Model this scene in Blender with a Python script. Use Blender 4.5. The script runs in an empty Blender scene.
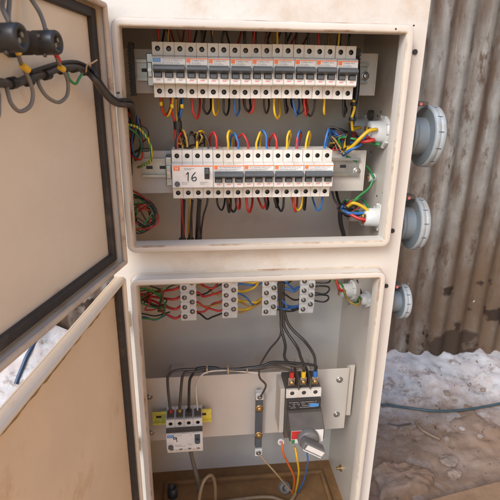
import bpy, bmesh, math, random
from mathutils import Vector, Matrix, noise
random.seed(7)
R = math.radians
scn = bpy.context.scene
col = scn.collection

# ------------------------------------------------------------------ camera
CAM = Vector((0.10300354, -0.7802921, 0.26976155))
YAW, PIT, ROL, FPX = R(6.63421883), R(-19.7112112), R(0.82640503), 485.42
_f = Vector((math.sin(YAW)*math.cos(PIT), math.cos(YAW)*math.cos(PIT), math.sin(PIT)))
_r = Vector((math.cos(YAW), -math.sin(YAW), 0)); _u = _r.cross(_f)
RT = _r*math.cos(ROL) + _u*math.sin(ROL)
UP = -_r*math.sin(ROL) + _u*math.cos(ROL)
FW = _f
cam = bpy.data.cameras.new('camera'); camo = bpy.data.objects.new('camera', cam); col.objects.link(camo)
camo.matrix_world = Matrix(((RT.x, UP.x, -FW.x, CAM.x), (RT.y, UP.y, -FW.y, CAM.y), (RT.z, UP.z, -FW.z, CAM.z), (0, 0, 0, 1)))
cam.sensor_width = 36; cam.lens = 36*FPX/500; cam.clip_start = 0.01; cam.clip_end = 400
cam.dof.use_dof = True; cam.dof.focus_distance = 0.86; cam.dof.aperture_fstop = 14
scn.camera = camo
scn.render.resolution_x = scn.render.resolution_y = 1024

# ------------------------------------------------------------------ sky and sun
SUN_AZ, SUN_EL = R(-143), R(40)          # veiled sun, front left, above the open doors
w = bpy.data.worlds.new('World'); scn.world = w; w.use_nodes = True
nt = w.node_tree; nt.nodes.clear()
sky = nt.nodes.new('ShaderNodeTexSky'); sky.sky_type = 'NISHITA'; sky.sun_disc = False
sky.sun_elevation = SUN_EL; sky.sun_rotation = SUN_AZ; sky.dust_density = 0.6; sky.ozone_density = 1.5
bg = nt.nodes.new('ShaderNodeBackground'); bg.inputs[1].default_value = 0.15
wo = nt.nodes.new('ShaderNodeOutputWorld')
nt.links.new(sky.outputs[0], bg.inputs[0]); nt.links.new(bg.outputs[0], wo.inputs[0])
sl = bpy.data.lights.new('sun', 'SUN'); sl.energy = 1.15; sl.angle = R(26); sl.color = (1, .955, .89)
so = bpy.data.objects.new('sun', sl); col.objects.link(so)
sd = Vector((math.sin(SUN_AZ)*math.cos(SUN_EL), math.cos(SUN_AZ)*math.cos(SUN_EL), math.sin(SUN_EL)))
so.rotation_euler = sd.to_track_quat('Z', 'Y').to_euler(); so.location = (0, 0, 8)
vs = scn.view_settings; vs.view_transform = 'Standard'; vs.look = 'None'; vs.gamma = 1; vs.use_curve_mapping = False
vs.exposure = 1.57

# ------------------------------------------------------------------ helpers
def ray(px, py):
    return FW*1.0 + RT*((px-250)/FPX) - UP*((py-250)/FPX)
def at(px, py, Y):
    d = ray(px, py); return CAM + d*((Y-CAM.y)/d.y)
def atx(px, py, X):
    d = ray(px, py); return CAM + d*((X-CAM.x)/d.x)
def atz(px, py, Z):
    d = ray(px, py); return CAM + d*((Z-CAM.z)/d.z)

def spline(pts, n=7):
    P = [Vector(p) for p in pts]
    if len(P) < 3: return P
    out = []
    Q = [2*P[0]-P[1]] + P + [2*P[-1]-P[-2]]
    for i in range(1, len(Q)-2):
        a, b, c, d = Q[i-1], Q[i], Q[i+1], Q[i+2]
        for k in range(n):
            t = k/n
            out.append(.5*((2*b)+(c-a)*t+(2*a-5*b+4*c-d)*t*t+(3*b-a-3*c+d)*t**3))
    out.append(P[-1]); return out

WL = {}
class MB:
    def __init__(s, xf=None): s.v = []; s.f = []; s.m = []; s.s = []; s.xf = xf
    def add(s, vs_, fs, m=0, smooth=False):
        o = len(s.v)
        s.v += [s.xf(Vector(v)) if s.xf else Vector(v) for v in vs_]
        for f in fs: s.f.append([i+o for i in f]); s.m.append(m); s.s.append(smooth)
        return s
    def box(s, x0, x1, y0, y1, z0, z1, m=0):
        v = [(x0,y0,z0),(x1,y0,z0),(x1,y1,z0),(x0,y1,z0),(x0,y0,z1),(x1,y0,z1),(x1,y1,z1),(x0,y1,z1)]
        return s.add(v, [(0,3,2,1),(4,5,6,7),(0,1,5,4),(1,2,6,5),(2,3,7,6),(3,0,4,7)], m)
    def prism(s, prof, x0, x1, m=0):           # profile in (y,z), extruded along x
        n = len(prof)
        v = [(x0, y, z) for y, z in prof] + [(x1, y, z) for y, z in prof]
        f = [tuple(range(n))[::-1], tuple(range(n, 2*n))]
        f += [(i, (i+1) % n, n+(i+1) % n, n+i) for i in range(n)]
        return s.add(v, f, m)
    def tube(s, pts, r, seg=8, m=0, cap=True):
        P = [Vector(p) for p in pts]; n = len(P); rr = r if isinstance(r, (list, tuple)) else [r]*n
        v = []; f = []
        t = (P[1]-P[0]).normalized(); a = t.orthogonal().normalized()
        for i in range(n):
            t = (P[min(i+1, n-1)]-P[max(i-1, 0)])
            if t.length < 1e-9: t = Vector((0, 0, 1))
            t.normalize(); a = (a - t*a.dot(t))
            if a.length < 1e-6: a = t.orthogonal()
            a.normalize(); b = t.cross(a)
            for k in range(seg):
                c = 2*math.pi*k/seg; v.append(P[i]+(a*math.cos(c)+b*math.sin(c))*rr[i])
        for i in range(n-1):
            for k in range(seg):
                f.append((i*seg+k, i*seg+(k+1) % seg, (i+1)*seg+(k+1) % seg, (i+1)*seg+k))
        s.add(v, f, m, True)
        if cap: 
            s.add(v[:seg], [tuple(range(seg))[::-1]], m); s.add(v[-seg:], [tuple(range(seg))], m)
        return s
    def lathe(s, p, axis, prof, seg=24, m=0, smooth=True):   # prof list of (t along axis, radius)
        ax = Vector(axis).normalized(); a = ax.orthogonal().normalized(); b = ax.cross(a); p = Vector(p)
        v = []; f = []
        for t, r in prof:
            for k in range(seg):
                c = 2*math.pi*k/seg; v.append(p+ax*t+(a*math.cos(c)+b*math.sin(c))*max(r, 1e-5))
        for i in range(len(prof)-1):
            for k in range(seg):
                f.append((i*seg+k, i*seg+(k+1) % seg, (i+1)*seg+(k+1) % seg, (i+1)*seg+k))
        return s.add(v, f, m, smooth)
    def cyl(s, p, axis, L, r, seg=16, m=0):
        s.lathe(p, axis, [(0, r), (L, r)], seg, m)
        return s.lathe(p, axis, [(0, 0), (0, r)], seg, m, False).lathe(p, axis, [(L, r), (L, 0)], seg, m, False)
    def holed(s, x0, x1, z0, z1, y, cx, cz, r, depth, m=0, mi=None):   # front face (towards -y) with a round recess
        sq = [(x1, (z0+z1)/2), (x1, cz+(z1-cz)*.5), (x1, z1), (cx+(x1-cx)*.5, z1), (cx, z1), (cx-(cx-x0)*.5, z1), (x0, z1), (x0, cz+(z1-cz)*.5),
              (x0, cz), (x0, cz-(cz-z0)*.5), (x0, z0), (cx-(cx-x0)*.5, z0), (cx, z0), (cx+(x1-cx)*.5, z0), (x1, z0), (x1, cz-(cz-z0)*.5)]
        n = 16; mi = m if mi is None else mi
        v = [(a, y, b) for a, b in sq] + [(cx+r*math.cos(2*math.pi*k/n), y, cz+r*math.sin(2*math.pi*k/n)) for k in range(n)]
        v += [(cx+r*math.cos(2*math.pi*k/n), y+depth, cz+r*math.sin(2*math.pi*k/n)) for k in range(n)]
        s.add(v, [(k, n+k, n+(k+1) % n, (k+1) % n) for k in range(n)], m)
        s.add(v, [(n+k, 2*n+k, 2*n+(k+1) % n, n+(k+1) % n) for k in range(n)] + [tuple(range(2*n, 3*n))[::-1]], mi)
        return s
    def rring(s, x0, x1, z0, z1, rows, rad, seg=6, m=0, mrow=None):  # rows of (inset, y): swept rounded rectangle
        v = []; f = []
        for ins, y in rows:
            a0, a1, b0, b1 = x0+ins, x1-ins, z0+ins, z1-ins; rr = max(rad-ins, .002)
            for (cx, cz, t0) in ((a1-rr, b1-rr, 0), (a0+rr, b1-rr, 90), (a0+rr, b0+rr, 180), (a1-rr, b0+rr, 270)):
                for k in range(seg+1):
                    t = R(t0+90*k/seg); v.append((cx+rr*math.cos(t), y, cz+rr*math.sin(t)))
        n = 4*(seg+1)
        for i in range(len(rows)-1):
            for k in range(n): f.append((i*n+k, i*n+(k+1) % n, (i+1)*n+(k+1) % n, (i+1)*n+k))
        st = len(s.m); s.add(v, f, m, True)
        for i, mm in (mrow or {}).items():
            for k in range(n): s.m[st+i*n+k] = mm
        return s
    def build(s, name, mats, parent=None, bevel=0, bseg=2):
        me = bpy.data.meshes.new(name)
        off = WL.get(parent.name, Vector()) if parent else Vector()
        me.from_pydata([v-off for v in s.v], [], s.f)
        for m in (mats if isinstance(mats, (list, tuple)) else [mats]): me.materials.append(m)
        me.polygons.foreach_set('material_index', s.m); me.polygons.foreach_set('use_smooth', s.s)
        bm = bmesh.new(); bm.from_mesh(me); bmesh.ops.recalc_face_normals(bm, faces=bm.faces); bm.to_mesh(me); bm.free()
        o = bpy.data.objects.new(name, me); col.objects.link(o)
        if parent: o.parent = parent; WL[o.name] = off
        if bevel:
            md = o.modifiers.new('bevel', 'BEVEL'); md.width = bevel; md.segments = bseg; md.limit_method = 'ANGLE'; md.angle_limit = R(40)
            md.harden_normals = False
        return o

def tag(o, label=None, cat=None, group=None, kind=None):
    if label: o['label'] = label
    if cat: o['category'] = cat
    if group: o['group'] = group
    if kind: o['kind'] = kind
    return o
def thing(name, loc, label, cat, group=None):
    o = bpy.data.objects.new(name, None); col.objects.link(o); o.location = loc; o.empty_display_size = .03
    WL[o.name] = Vector(loc); return tag(o, label, cat, group)
def copy_tree(o, parent=None):
    c = o.copy(); col.objects.link(c)
    if parent: c.parent = parent
    for ch in list(o.children): copy_tree(ch, c)
    return c

# ------------------------------------------------------------------ materials
def mat(name, c, rough=.5, metal=0., var=.0, vscale=6., bump=0., bscale=120., stain=None, sscale=5., slo=.58, shi=.72, spec=.5, coat=0., tone=0.):
    m = bpy.data.materials.new(name); m.use_nodes = True; n = m.node_tree; b = n.nodes['Principled BSDF']; L = n.links.new
    b.inputs['Roughness'].default_value = rough; b.inputs['Metallic'].default_value = metal
    b.inputs['Specular IOR Level'].default_value = spec; b.inputs['Coat Weight'].default_value = coat
    b.inputs['Base Color'].default_value = (*c, 1)
    tcn = n.nodes.new('ShaderNodeTexCoord'); oi = n.nodes.new('ShaderNodeObjectInfo'); sc_ = n.nodes.new('ShaderNodeMath'); sc_.operation = 'MULTIPLY'; sc_.inputs[1].default_value = 13.7
    va = n.nodes.new('ShaderNodeVectorMath'); va.operation = 'ADD'; L(oi.outputs['Random'], sc_.inputs[0]); L(tcn.outputs['Object'], va.inputs[0]); L(sc_.outputs[0], va.inputs[1])
    class tc: outputs = {'Object': va.outputs[0]}      # every object gets its own patch of the pattern
    out = None
    if var:
        no = n.nodes.new('ShaderNodeTexNoise'); no.inputs['Scale'].default_value = vscale; no.inputs['Detail'].default_value = 8; no.inputs['Roughness'].default_value = .65
        L(tc.outputs['Object'], no.inputs['Vector'])
        cr = n.nodes.new('ShaderNodeValToRGB'); cr.color_ramp.elements[0].position = .3; cr.color_ramp.elements[1].position = .7
        cr.color_ramp.elements[0].color = (*[x*(1-var) for x in c], 1); cr.color_ramp.elements[1].color = (*[min(1, x*(1+var*.6)) for x in c], 1)
        L(no.outputs[0], cr.inputs[0]); out = cr.outputs[0]
        mr = n.nodes.new('ShaderNodeMapRange'); mr.inputs[3].default_value = max(.02, rough-.12); mr.inputs[4].default_value = min(1, rough+.12)
        L(no.outputs[0], mr.inputs[0]); L(mr.outputs[0], b.inputs['Roughness'])
    if stain:
        n2 = n.nodes.new('ShaderNodeTexNoise'); n2.inputs['Scale'].default_value = sscale; n2.inputs['Detail'].default_value = 9; n2.inputs['Roughness'].default_value = .7
        L(tc.outputs['Object'], n2.inputs['Vector'])
        c2 = n.nodes.new('ShaderNodeValToRGB'); c2.color_ramp.elements[0].position = slo; c2.color_ramp.elements[1].position = shi
        mx = n.nodes.new('ShaderNodeMix'); mx.data_type = 'RGBA'
        L(n2.outputs[0], c2.inputs[0]); L(c2.outputs[0], mx.inputs[0])
        if out: L(out, mx.inputs[6])
        else: mx.inputs[6].default_value = (*c, 1)
        mx.inputs[7].default_value = (*stain, 1); out = mx.outputs[2]
    if tone:                                            # pieces differ a little in age and yellowing
        hv = n.nodes.new('ShaderNodeMix'); hv.data_type = 'RGBA'; L(oi.outputs['Random'], hv.inputs[0])
        q = n.nodes.new('ShaderNodeMix'); q.data_type = 'RGBA'; q.blend_type = 'MULTIPLY'; q.inputs[0].default_value = 1
        hv.inputs[6].default_value = (1, 1, 1, 1); hv.inputs[7].default_value = (1-tone*.7, 1-tone, 1-tone*1.6, 1)
        if out: L(out, q.inputs[6])
        else: q.inputs[6].default_value = (*c, 1)
        L(hv.outputs[2], q.inputs[7]); out = q.outputs[2]
    if out: L(out, b.inputs['Base Color'])
    if bump:
        n3 = n.nodes.new('ShaderNodeTexNoise'); n3.inputs['Scale'].default_value = bscale; n3.inputs['Detail'].default_value = 4
        L(tc.outputs['Object'], n3.inputs['Vector'])
        bp = n.nodes.new('ShaderNodeBump'); bp.inputs['Strength'].default_value = bump; bp.inputs['Distance'].default_value = .002 if bscale < 250 else .0006
        L(n3.outputs[0], bp.inputs['Height']); L(bp.outputs[0], b.inputs['Normal'])
    return m
RUST = (.22, .09, .03)
M = {}
M['paint'] = mat('cream_powder_coat', (.52, .47, .405), .36, var=.12, vscale=5, bump=.05, bscale=420, stain=(.42, .26, .13), sscale=11, slo=.60, shi=.86)
M['paint_in'] = mat('pale_grey_powder_coat_inside', (.53, .485, .43), .34, var=.12, vscale=4, bump=.4, bscale=330, stain=(.38, .26, .16), sscale=5, slo=.54, shi=.8)
M['paint_door'] = mat('cream_powder_coat_door', (.70, .60, .475), .40, var=.12, vscale=2.6, bump=.45, bscale=330, stain=(.42, .26, .13), sscale=7, slo=.62, shi=.82)
M['paint_door_warm_lit'] = mat('warm_lit_tan_powder_coat_door', (.74, .565, .39), .45, var=.14, vscale=2.6, bump=.45, bscale=330, stain=(.46, .235, .085), sscale=7, slo=.57, shi=.80)  # lower door: warm ground bounce painted into its tan
M['edge'] = mat('worn_painted_edge', (.50, .40, .30), .55, var=.25, vscale=20, bump=.3, bscale=200, stain=RUST, sscale=14, slo=.55, shi=.72)
M['rim_edge'] = mat('chipped_rim_and_lip_shade', (.47, .385, .29), .55, var=.2, vscale=18, bump=.15, bscale=200, stain=(.20, .085, .03), sscale=13, slo=.50, shi=.70)
M['floor_dirt'] = mat('rusty_dirty_floor', (.22, .115, .042), .8, var=.35, vscale=12, bump=.6, bscale=150, stain=(.10, .06, .03), sscale=9)
M['gasket'] = mat('dark_rubber_gasket', (.035, .029, .025), .7, var=.35, vscale=30, bump=.4, bscale=300, stain=(.13, .095, .065), sscale=14, slo=.56, shi=.8)
M['glue'] = mat('old_yellow_glue', (.30, .19, .06), .7, var=.4, vscale=60, bump=.8, bscale=250)
M['plate'] = mat('white_mounting_plate', (.53, .465, .395), .42, var=.10, vscale=6, bump=.25, bscale=400, stain=(.45, .36, .27), sscale=8, slo=.62, shi=.8)
M['plastic'] = mat('white_breaker_plastic', (.62, .595, .55), .42, var=.10, vscale=25, bump=.1, bscale=500, stain=(.42, .34, .26), sscale=18, slo=.50, shi=.82, tone=.12)
M['label'] = mat('white_label', (.66, .645, .62), .35, var=.08, vscale=40, stain=(.45, .37, .28), sscale=30, slo=.55, shi=.85, tone=.08)
M['toggle'] = mat('dark_grey_toggle', (.075, .085, .093), .45, var=.15, vscale=60)
M['handle'] = mat('grey_handle', (.13, .125, .12), .4, var=.2, vscale=30)
M['slot'] = mat('black_slot', (.015, .015, .017), .5)
M['hole'] = mat('recess_black', (.05, .045, .04), .7)
M['screw'] = mat('dull_screw', (.32, .29, .25), .42, .9, var=.3, vscale=200)
M['deep_screw'] = mat('dark_terminal_screw', (.10, .085, .07), .5, .6, var=.3, vscale=200)
M['brass'] = mat('brass_screw', (.50, .34, .15), .38, .9, var=.3, vscale=150)
M['zinc'] = mat('zinc_bolt', (.48, .45, .40), .40, .9, var=.25, vscale=120, stain=(.25, .16, .09), sscale=60)
M['rail'] = mat('galvanised_rail', (.42, .41, .37), .42, .75, var=.25, vscale=40, stain=(.33, .30, .20), sscale=20)
M['yellow_zinc'] = mat('yellow_passivated_rail', (.82, .70, .12), .34, .25, var=.3, vscale=35, stain=(.30, .38, .14), sscale=25, slo=.5, shi=.65)
M['orange'] = mat('orange_print', (.75, .17, .05), .4)
M['blue_print'] = mat('blue_print', (.06, .23, .50), .4)
M['grey_print'] = mat('grey_print', (.30, .30, .31), .5)
M['pink_print'] = mat('red_print', (.62, .16, .16), .5)
M['ink'] = mat('black_marker_ink', (.012, .012, .014), .5)
M['black_plastic'] = mat('black_plastic', (.028, .027, .027), .42, var=.3, vscale=40, stain=(.10, .075, .05), sscale=30, slo=.55, shi=.8)
M['brown_plastic'] = mat('dusty_brown_grey_plastic', (.085, .07, .057), .45, var=.2, vscale=40)
M['grey_plastic'] = mat('grey_socket_plastic', (.15, .175, .19), .5, var=.12, vscale=18, bump=.15, bscale=200, stain=(.24, .18, .12), sscale=12, slo=.5, shi=.78)
M['pale_plastic'] = mat('pale_grey_ring', (.29, .315, .325), .5, var=.2, vscale=20, stain=(.22, .17, .12), sscale=14, slo=.5, shi=.75)
M['nut'] = mat('white_nylon', (.60, .595, .57), .4, var=.08, vscale=30)
for nm, c in dict(dull_tan=(.24, .165, .095), stick=(.20, .13, .08), site_cable=(.04, .065, .075), navy=(.012, .035, .075), red=(.46, .028, .022), yellow=(.66, .40, .02), blue=(.03, .13, .36), black=(.018, .017, .017), green=(.03, .20, .055), brown=(.12, .055, .03),
                  orange_wire=(.62, .13, .02), grey=(.16, .145, .125), dark=(.055, .045, .038), tan=(.42, .29, .16), white_wire=(.55, .50, .43), dullyellow=(.40, .24, .04)).items():
    M[nm] = mat(nm+'_insulation', c, .42, var=.18, vscale=40)
# green and yellow stripes along the earth wire
m = mat('green_yellow_insulation', (.05, .3, .06), .4); M['earth'] = m
n = m.node_tree; tc = n.nodes.new('ShaderNodeTexCoord'); wv = n.nodes.new('ShaderNodeTexWave'); wv.inputs['Scale'].default_value = 70; wv.inputs['Distortion'].default_value = 1.5
cr = n.nodes.new('ShaderNodeValToRGB'); cr.color_ramp.interpolation = 'CONSTANT'; cr.color_ramp.elements[0].color = (.03, .24, .06, 1); cr.color_ramp.elements[1].position = .55; cr.color_ramp.elements[1].color = (.62, .45, .03, 1)
n.links.new(tc.outputs['Object'], wv.inputs[0]); n.links.new(wv.outputs[1], cr.inputs[0]); n.links.new(cr.outputs[0], n.nodes['Principled BSDF'].inputs['Base Color'])

# ================================================================== SETTING
GZ = -1.12                                            # ground level
def fbm(x, y, s, o=5):
    return noise.fractal(Vector((x*s, y*s, 3.7)), 1.0, 2.0, o)
# ground: one sheet, fine near the cabinet and coarse far away
def gh(x, y):
    d = max(abs(x-.8), abs(y-.4)); k = max(0, 1-d/3.0)
    return GZ + k*(.022*fbm(x, y, 3.2)+.010*fbm(x+9, y, 11)+.007*fbm(x, y+5, 30)+.004*fbm(x+2, y, 70))
gx = [-150, -60, -25, -10, -5] + [-2.5+.06*i for i in range(49)] + [.45+.014*i for i in range(126)] + [2.3, 2.6, 3.0] + [4.5, 9, 25, 60, 150]
gy = [-150, -60, -25, -10, -5, -3, -2, -1.2] + [-.8+.07*i for i in range(14)] + [.19+.014*i for i in range(80)] + [2.2, 4, 9, 25, 60, 150]
g = MB(); nx = len(gx)
g.add([(x, y, gh(x, y)) for y in gy for x in gx], [(j*nx+i, j*nx+i+1, (j+1)*nx+i+1, (j+1)*nx+i) for j in range(len(gy)-1) for i in range(nx-1)], 0, True)
M['soil'] = mat('brown_soil', (.215, .13, .078), .95, var=.4, vscale=2.5, bump=1.0, bscale=80, stain=(.33, .245, .195), sscale=3.4, slo=.40, shi=.70, spec=.15)
tag(g.build('ground', M['soil']), kind='structure')

# laterite yard in front, unseen, added to bounce warm light at the cabinet
yd = MB(); yd.box(-60, 60, -60, -.95, GZ-.02, GZ+.035)
M['laterite'] = mat('laterite_bounce_yard', (.55, .31, .15), .95, var=.25, vscale=1.2, bump=.8, bscale=40, spec=.15)
tag(yd.build('yard', M['laterite']), kind='structure')

# corrugated wall behind (sheet with ridges, tilted into depth a little)
M['corr'] = m = mat('weathered_corrugated_sheet', (.225, .205, .18), .85, var=.40, vscale=5, bump=.8, bscale=60, spec=.15)
n = m.node_tree; b = n.nodes['Principled BSDF']; L = n.links.new
tc = n.nodes.new('ShaderNodeTexCoord')
src = b.inputs['Base Color'].links[0].from_socket
def layer(src, vec_scale, scale, lo, hi, color, detail=8, rough=.65, zlo=None, zhi=None):
    mp = n.nodes.new('ShaderNodeMapping'); mp.inputs['Scale'].default_value = vec_scale; L(tc.outputs['Object'], mp.inputs[0])
    no = n.nodes.new('ShaderNodeTexNoise'); no.inputs['Scale'].default_value = scale; no.inputs['Detail'].default_value = detail; no.inputs['Roughness'].default_value = rough; L(mp.outputs[0], no.inputs[0])
    val = no.outputs[0]
    if zlo is not None:       # the deposit grows towards one height
        sp = n.nodes.new('ShaderNodeSeparateXYZ'); L(tc.outputs['Object'], sp.inputs[0])
        mr = n.nodes.new('ShaderNodeMapRange'); mr.inputs[1].default_value = zlo; mr.inputs[2].default_value = zhi; mr.inputs[3].default_value = .22; mr.inputs[4].default_value = -.22; mr.clamp = True
        L(sp.outputs[2], mr.inputs[0]); ad = n.nodes.new('ShaderNodeMath'); ad.operation = 'ADD'; L(val, ad.inputs[0]); L(mr.outputs[0], ad.inputs[1]); val = ad.outputs[0]
    rp = n.nodes.new('ShaderNodeValToRGB'); rp.color_ramp.elements[0].position = lo; rp.color_ramp.elements[1].position = hi; L(val, rp.inputs[0])
    mx = n.nodes.new('ShaderNodeMix'); mx.data_type = 'RGBA'; L(rp.outputs[0], mx.inputs[0]); L(src, mx.inputs[6]); mx.inputs[7].default_value = (*color, 1)
    return mx.outputs[2]
def groove(src):           # valley shade painted into the colour for ridge contrast, mottled with grime
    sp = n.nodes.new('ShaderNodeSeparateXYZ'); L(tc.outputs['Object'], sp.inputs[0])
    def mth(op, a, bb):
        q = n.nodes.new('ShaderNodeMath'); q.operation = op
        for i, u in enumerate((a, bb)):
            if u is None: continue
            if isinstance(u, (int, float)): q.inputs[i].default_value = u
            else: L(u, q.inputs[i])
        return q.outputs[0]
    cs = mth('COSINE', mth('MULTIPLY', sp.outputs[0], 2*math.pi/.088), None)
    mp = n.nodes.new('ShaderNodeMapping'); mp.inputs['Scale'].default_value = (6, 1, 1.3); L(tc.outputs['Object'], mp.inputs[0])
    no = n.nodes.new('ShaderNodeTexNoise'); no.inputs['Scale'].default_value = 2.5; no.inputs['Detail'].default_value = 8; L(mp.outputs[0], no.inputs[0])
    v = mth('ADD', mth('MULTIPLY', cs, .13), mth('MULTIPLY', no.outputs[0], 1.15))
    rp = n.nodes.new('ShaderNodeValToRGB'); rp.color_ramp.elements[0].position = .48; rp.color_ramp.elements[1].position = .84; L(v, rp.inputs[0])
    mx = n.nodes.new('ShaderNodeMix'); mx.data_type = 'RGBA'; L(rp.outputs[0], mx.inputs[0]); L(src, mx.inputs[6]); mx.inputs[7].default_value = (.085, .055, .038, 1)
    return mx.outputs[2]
s1 = layer(src, (9, 1, .55), 1.6, .48, .66, (.13, .09, .065))          # vertical rust and dirt runs
s1 = layer(s1, (14, 1, 1.2), 2.0, .58, .70, (.29, .265, .24))           # paler rubbed streaks
s1 = layer(s1, (1, 1, 1), 1.4, .60, .70, (.29, .265, .24))
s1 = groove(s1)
s1 = layer(s1, (1, 1, .5), 2.2, .46, .72, (.115, .073, .046), 9, .7, .0, 1.9)
s1 = layer(s1, (1, 1, .35), 24, .54, .66, (.085, .055, .038), 6, .7)          # mottling
s1 = layer(s1, (1, 1, .3), 15, .62, .74, (.27, .25, .225), 7, .72)      # mud splashed on the lower sheet
s1 = layer(s1, (2.0, 1, 1.7), 4.6, .60, .64, (.035, .022, .015), 5, .5, -.45, 1.15)
s1 = layer(s1, (1, 1, 1.3), 2.4, .60, .635, (.05, .033, .023), 7, .55, -.10, .48)   # damp rising from the foot   # damp dark patches low on the sheet
s1 = layer(s1, (1, 1, .6), 34, .76, .78, (.62, .61, .60), 3, .6)       # small scratches through to bare white
L(s1, b.inputs['Base Color'])
def wall_y(x): return 1.22 - .06*(x-1.0)
c = MB(); xs = [-5.0 + .011*i for i in range(860)]; zs = [GZ-.1, -.75, -.3, .1, .6, 1.1, 3.0]
pitch = .088
c.add([(x, wall_y(x)+  .0105*math.cos(2*math.pi*x/pitch)+.006*fbm(x, z, 2.5), z) for z in zs for x in xs],
      [(j*860+i, j*860+i+1, (j+1)*860+i+1, (j+1)*860+i) for j in range(len(zs)-1) for i in range(859)], 0, True)
wl = thing('corrugated_wall', (0, 1.22, GZ), 'weathered grey brown corrugated sheet wall standing behind the cabinet', 'wall')
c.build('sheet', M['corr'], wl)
for z in (-.2, 1.0, 2.6): MB().box(-5.0, 4.4, 1.60, 1.65, z, z+.05).build('rail', M['edge'], wl)
for x in (-4.6, -2, .4, 4.2): MB().box(x-.03, x+.03, 1.655, 1.72, GZ-.05, 3.0).build('post', M['edge'], wl)

# heap of white dirty rubble along the wall foot
def heap_h(x, y):
    t = (wall_y(x)-y); edge = .62+.16*fbm(x, 0, 1.7)
    k = max(0., 1-t/edge); k = .30*k**.7+.70*max(0., (k-.50)/.50)**.9
    top = .112+.05*fbm(x, 2, 2.2)+(.28 if x < -.1 else 0)*min(1, max(0, (-.1-x)/.5))
    n_ = .024*fbm(x, y, 6)+.020*(.5-abs(fbm(x+3, y, 11)))+.006*fbm(x, y, 45)
    return GZ-.006+k*top+n_*.8*min(1, k*3)
h = MB(); hx = [-2.6+.014*i for i in range(400)]; hy = [.36+.012*i for i in range(76)]; nh = len(hx)
hv = []
for j, yy in enumerate(hy):
    for x in hx:
        y = min(yy, wall_y(x)+.012); hv.append((x, y, heap_h(x, y)))
h.add(hv, [(j*nh+i, j*nh+i+1, (j+1)*nh+i+1, (j+1)*nh+i) for j in range(len(hy)-1) for i in range(nh-1)], 0, True)
M['heap'] = mat('dirty_white_rubble', (.44, .41, .39), .9, var=.35, vscale=7, bump=1.0, bscale=70, stain=(.42, .33, .285), sscale=6, slo=.46, shi=.66, spec=.25)
n = M['heap'].node_tree; b = n.nodes['Principled BSDF']; L = n.links.new; tc = n.nodes.new('ShaderNodeTexCoord'); src = b.inputs['Base Color'].links[0].from_socket
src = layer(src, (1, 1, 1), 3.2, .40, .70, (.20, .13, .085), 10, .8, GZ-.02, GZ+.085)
src = layer(src, (1, 1.6, 1), 9, .53, .66, (.16, .105, .07), 9, .74)
L(src, b.inputs['Base Color'])
hp = h.build('rubble_heap', M['heap'])
tag(hp, 'long heap of dirty white plaster rubble along the foot of the corrugated wall', 'rubble')

# unseen ochre building, added front right of the cabinet to bounce warm light
M['ochre'] = mat('ochre_bounce_plaster', (.86, .55, .29), .9, var=.12, vscale=2, bump=.4, bscale=40)
bl = thing('bounce_building', (3.6, -4, GZ), 'unseen ochre building added across the yard to bounce warm light', 'building')
MB().box(1.55, 6.0, -9, -.75, GZ-.1, 3.0).build('wall', M['ochre'], bl)
MB().box(1.45, 6.25, -9.25, -.6, 3.005, 3.15).build('roof', M['edge'], bl)
MB().box(.9, 1.547, -9, -3.9, GZ-.1, 3.0).build('wing', M['ochre'], bl)

# ================================================================== CABINET
cb = thing('electrical_cabinet', (.21, .16, GZ), 'rusty cream steel electrical cabinet with two open compartments and doors', 'cabinet')
CL, CR, CT, CB_, CF, CK = -.042, .474, .405, -.80, .025, .320      # outer left/right/top/bottom/front/back
T = .003
hs = MB()
OP = [(0.0, .431, 0.0, .3345), (0.0, .431, -.725, -.073)]          # the two openings
# front sheet round the openings (pieces butt end to end)
hs.box(CL, 0, CF, CF+T, CB_, CT); hs.box(.431, CR, CF, CF+T, CB_, CT)
hs.box(0, .431, CF, CF+T, .3345, CT); hs.box(0, .431, CF, CF+T, -.073, 0); hs.box(0, .431, CF, CF+T, CB_, -.725)
hs.box(CL, CL+T, CF+T, CK-T, CB_, CT); hs.box(CR-T, CR, CF+T, CK-T, CB_, CT)
hs.box(CL+T, CR-T, CF+T, CK-T, CT-T, CT); hs.box(CL+T, CR-T, CF+T, CK-T, CB_, CB_+T)
hs.box(CL, CR, CK-T, CK, CB_, CT)
hs.build('housing', M['paint_in'], cb)
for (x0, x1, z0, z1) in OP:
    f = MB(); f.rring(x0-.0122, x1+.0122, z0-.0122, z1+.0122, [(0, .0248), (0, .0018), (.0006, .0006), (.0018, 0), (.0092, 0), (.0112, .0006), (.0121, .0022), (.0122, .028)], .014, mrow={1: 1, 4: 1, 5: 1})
    f.rring(x0-.0152, x1+.0152, z0-.0152, z1+.0152, [(0, .0249), (.0006, .0243), (.0034, .0240)], .016, mrow={0: 1, 1: 1})  # brown base line paints in the warm shade beside the lip
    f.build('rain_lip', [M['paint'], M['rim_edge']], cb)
MB().box(CL+T, CR-T, CF+T, CK-T, -.79, -.785).build('floor_plate', M['floor_dirt'], cb)
gp = MB(); gp.box(.0, .44, .262, .272, -.785, -.772); gp.box(.43, .44, .06, .262, -.785, -.772); gp.box(.0, .01, .06, .262, -.785, -.772)
gp.build('gland_frame', M['floor_dirt'], cb, .003)
for x in (CL+.003, CR-.043):
    for y in (CF+.005, CK-.045):
        l = MB(); l.box(x, x+.04, y, y+.004, GZ-.05, CB_); l.box(x, x+.004, y+.004, y+.04, GZ-.05, CB_); l.build('leg', M['edge'], cb)
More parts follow.
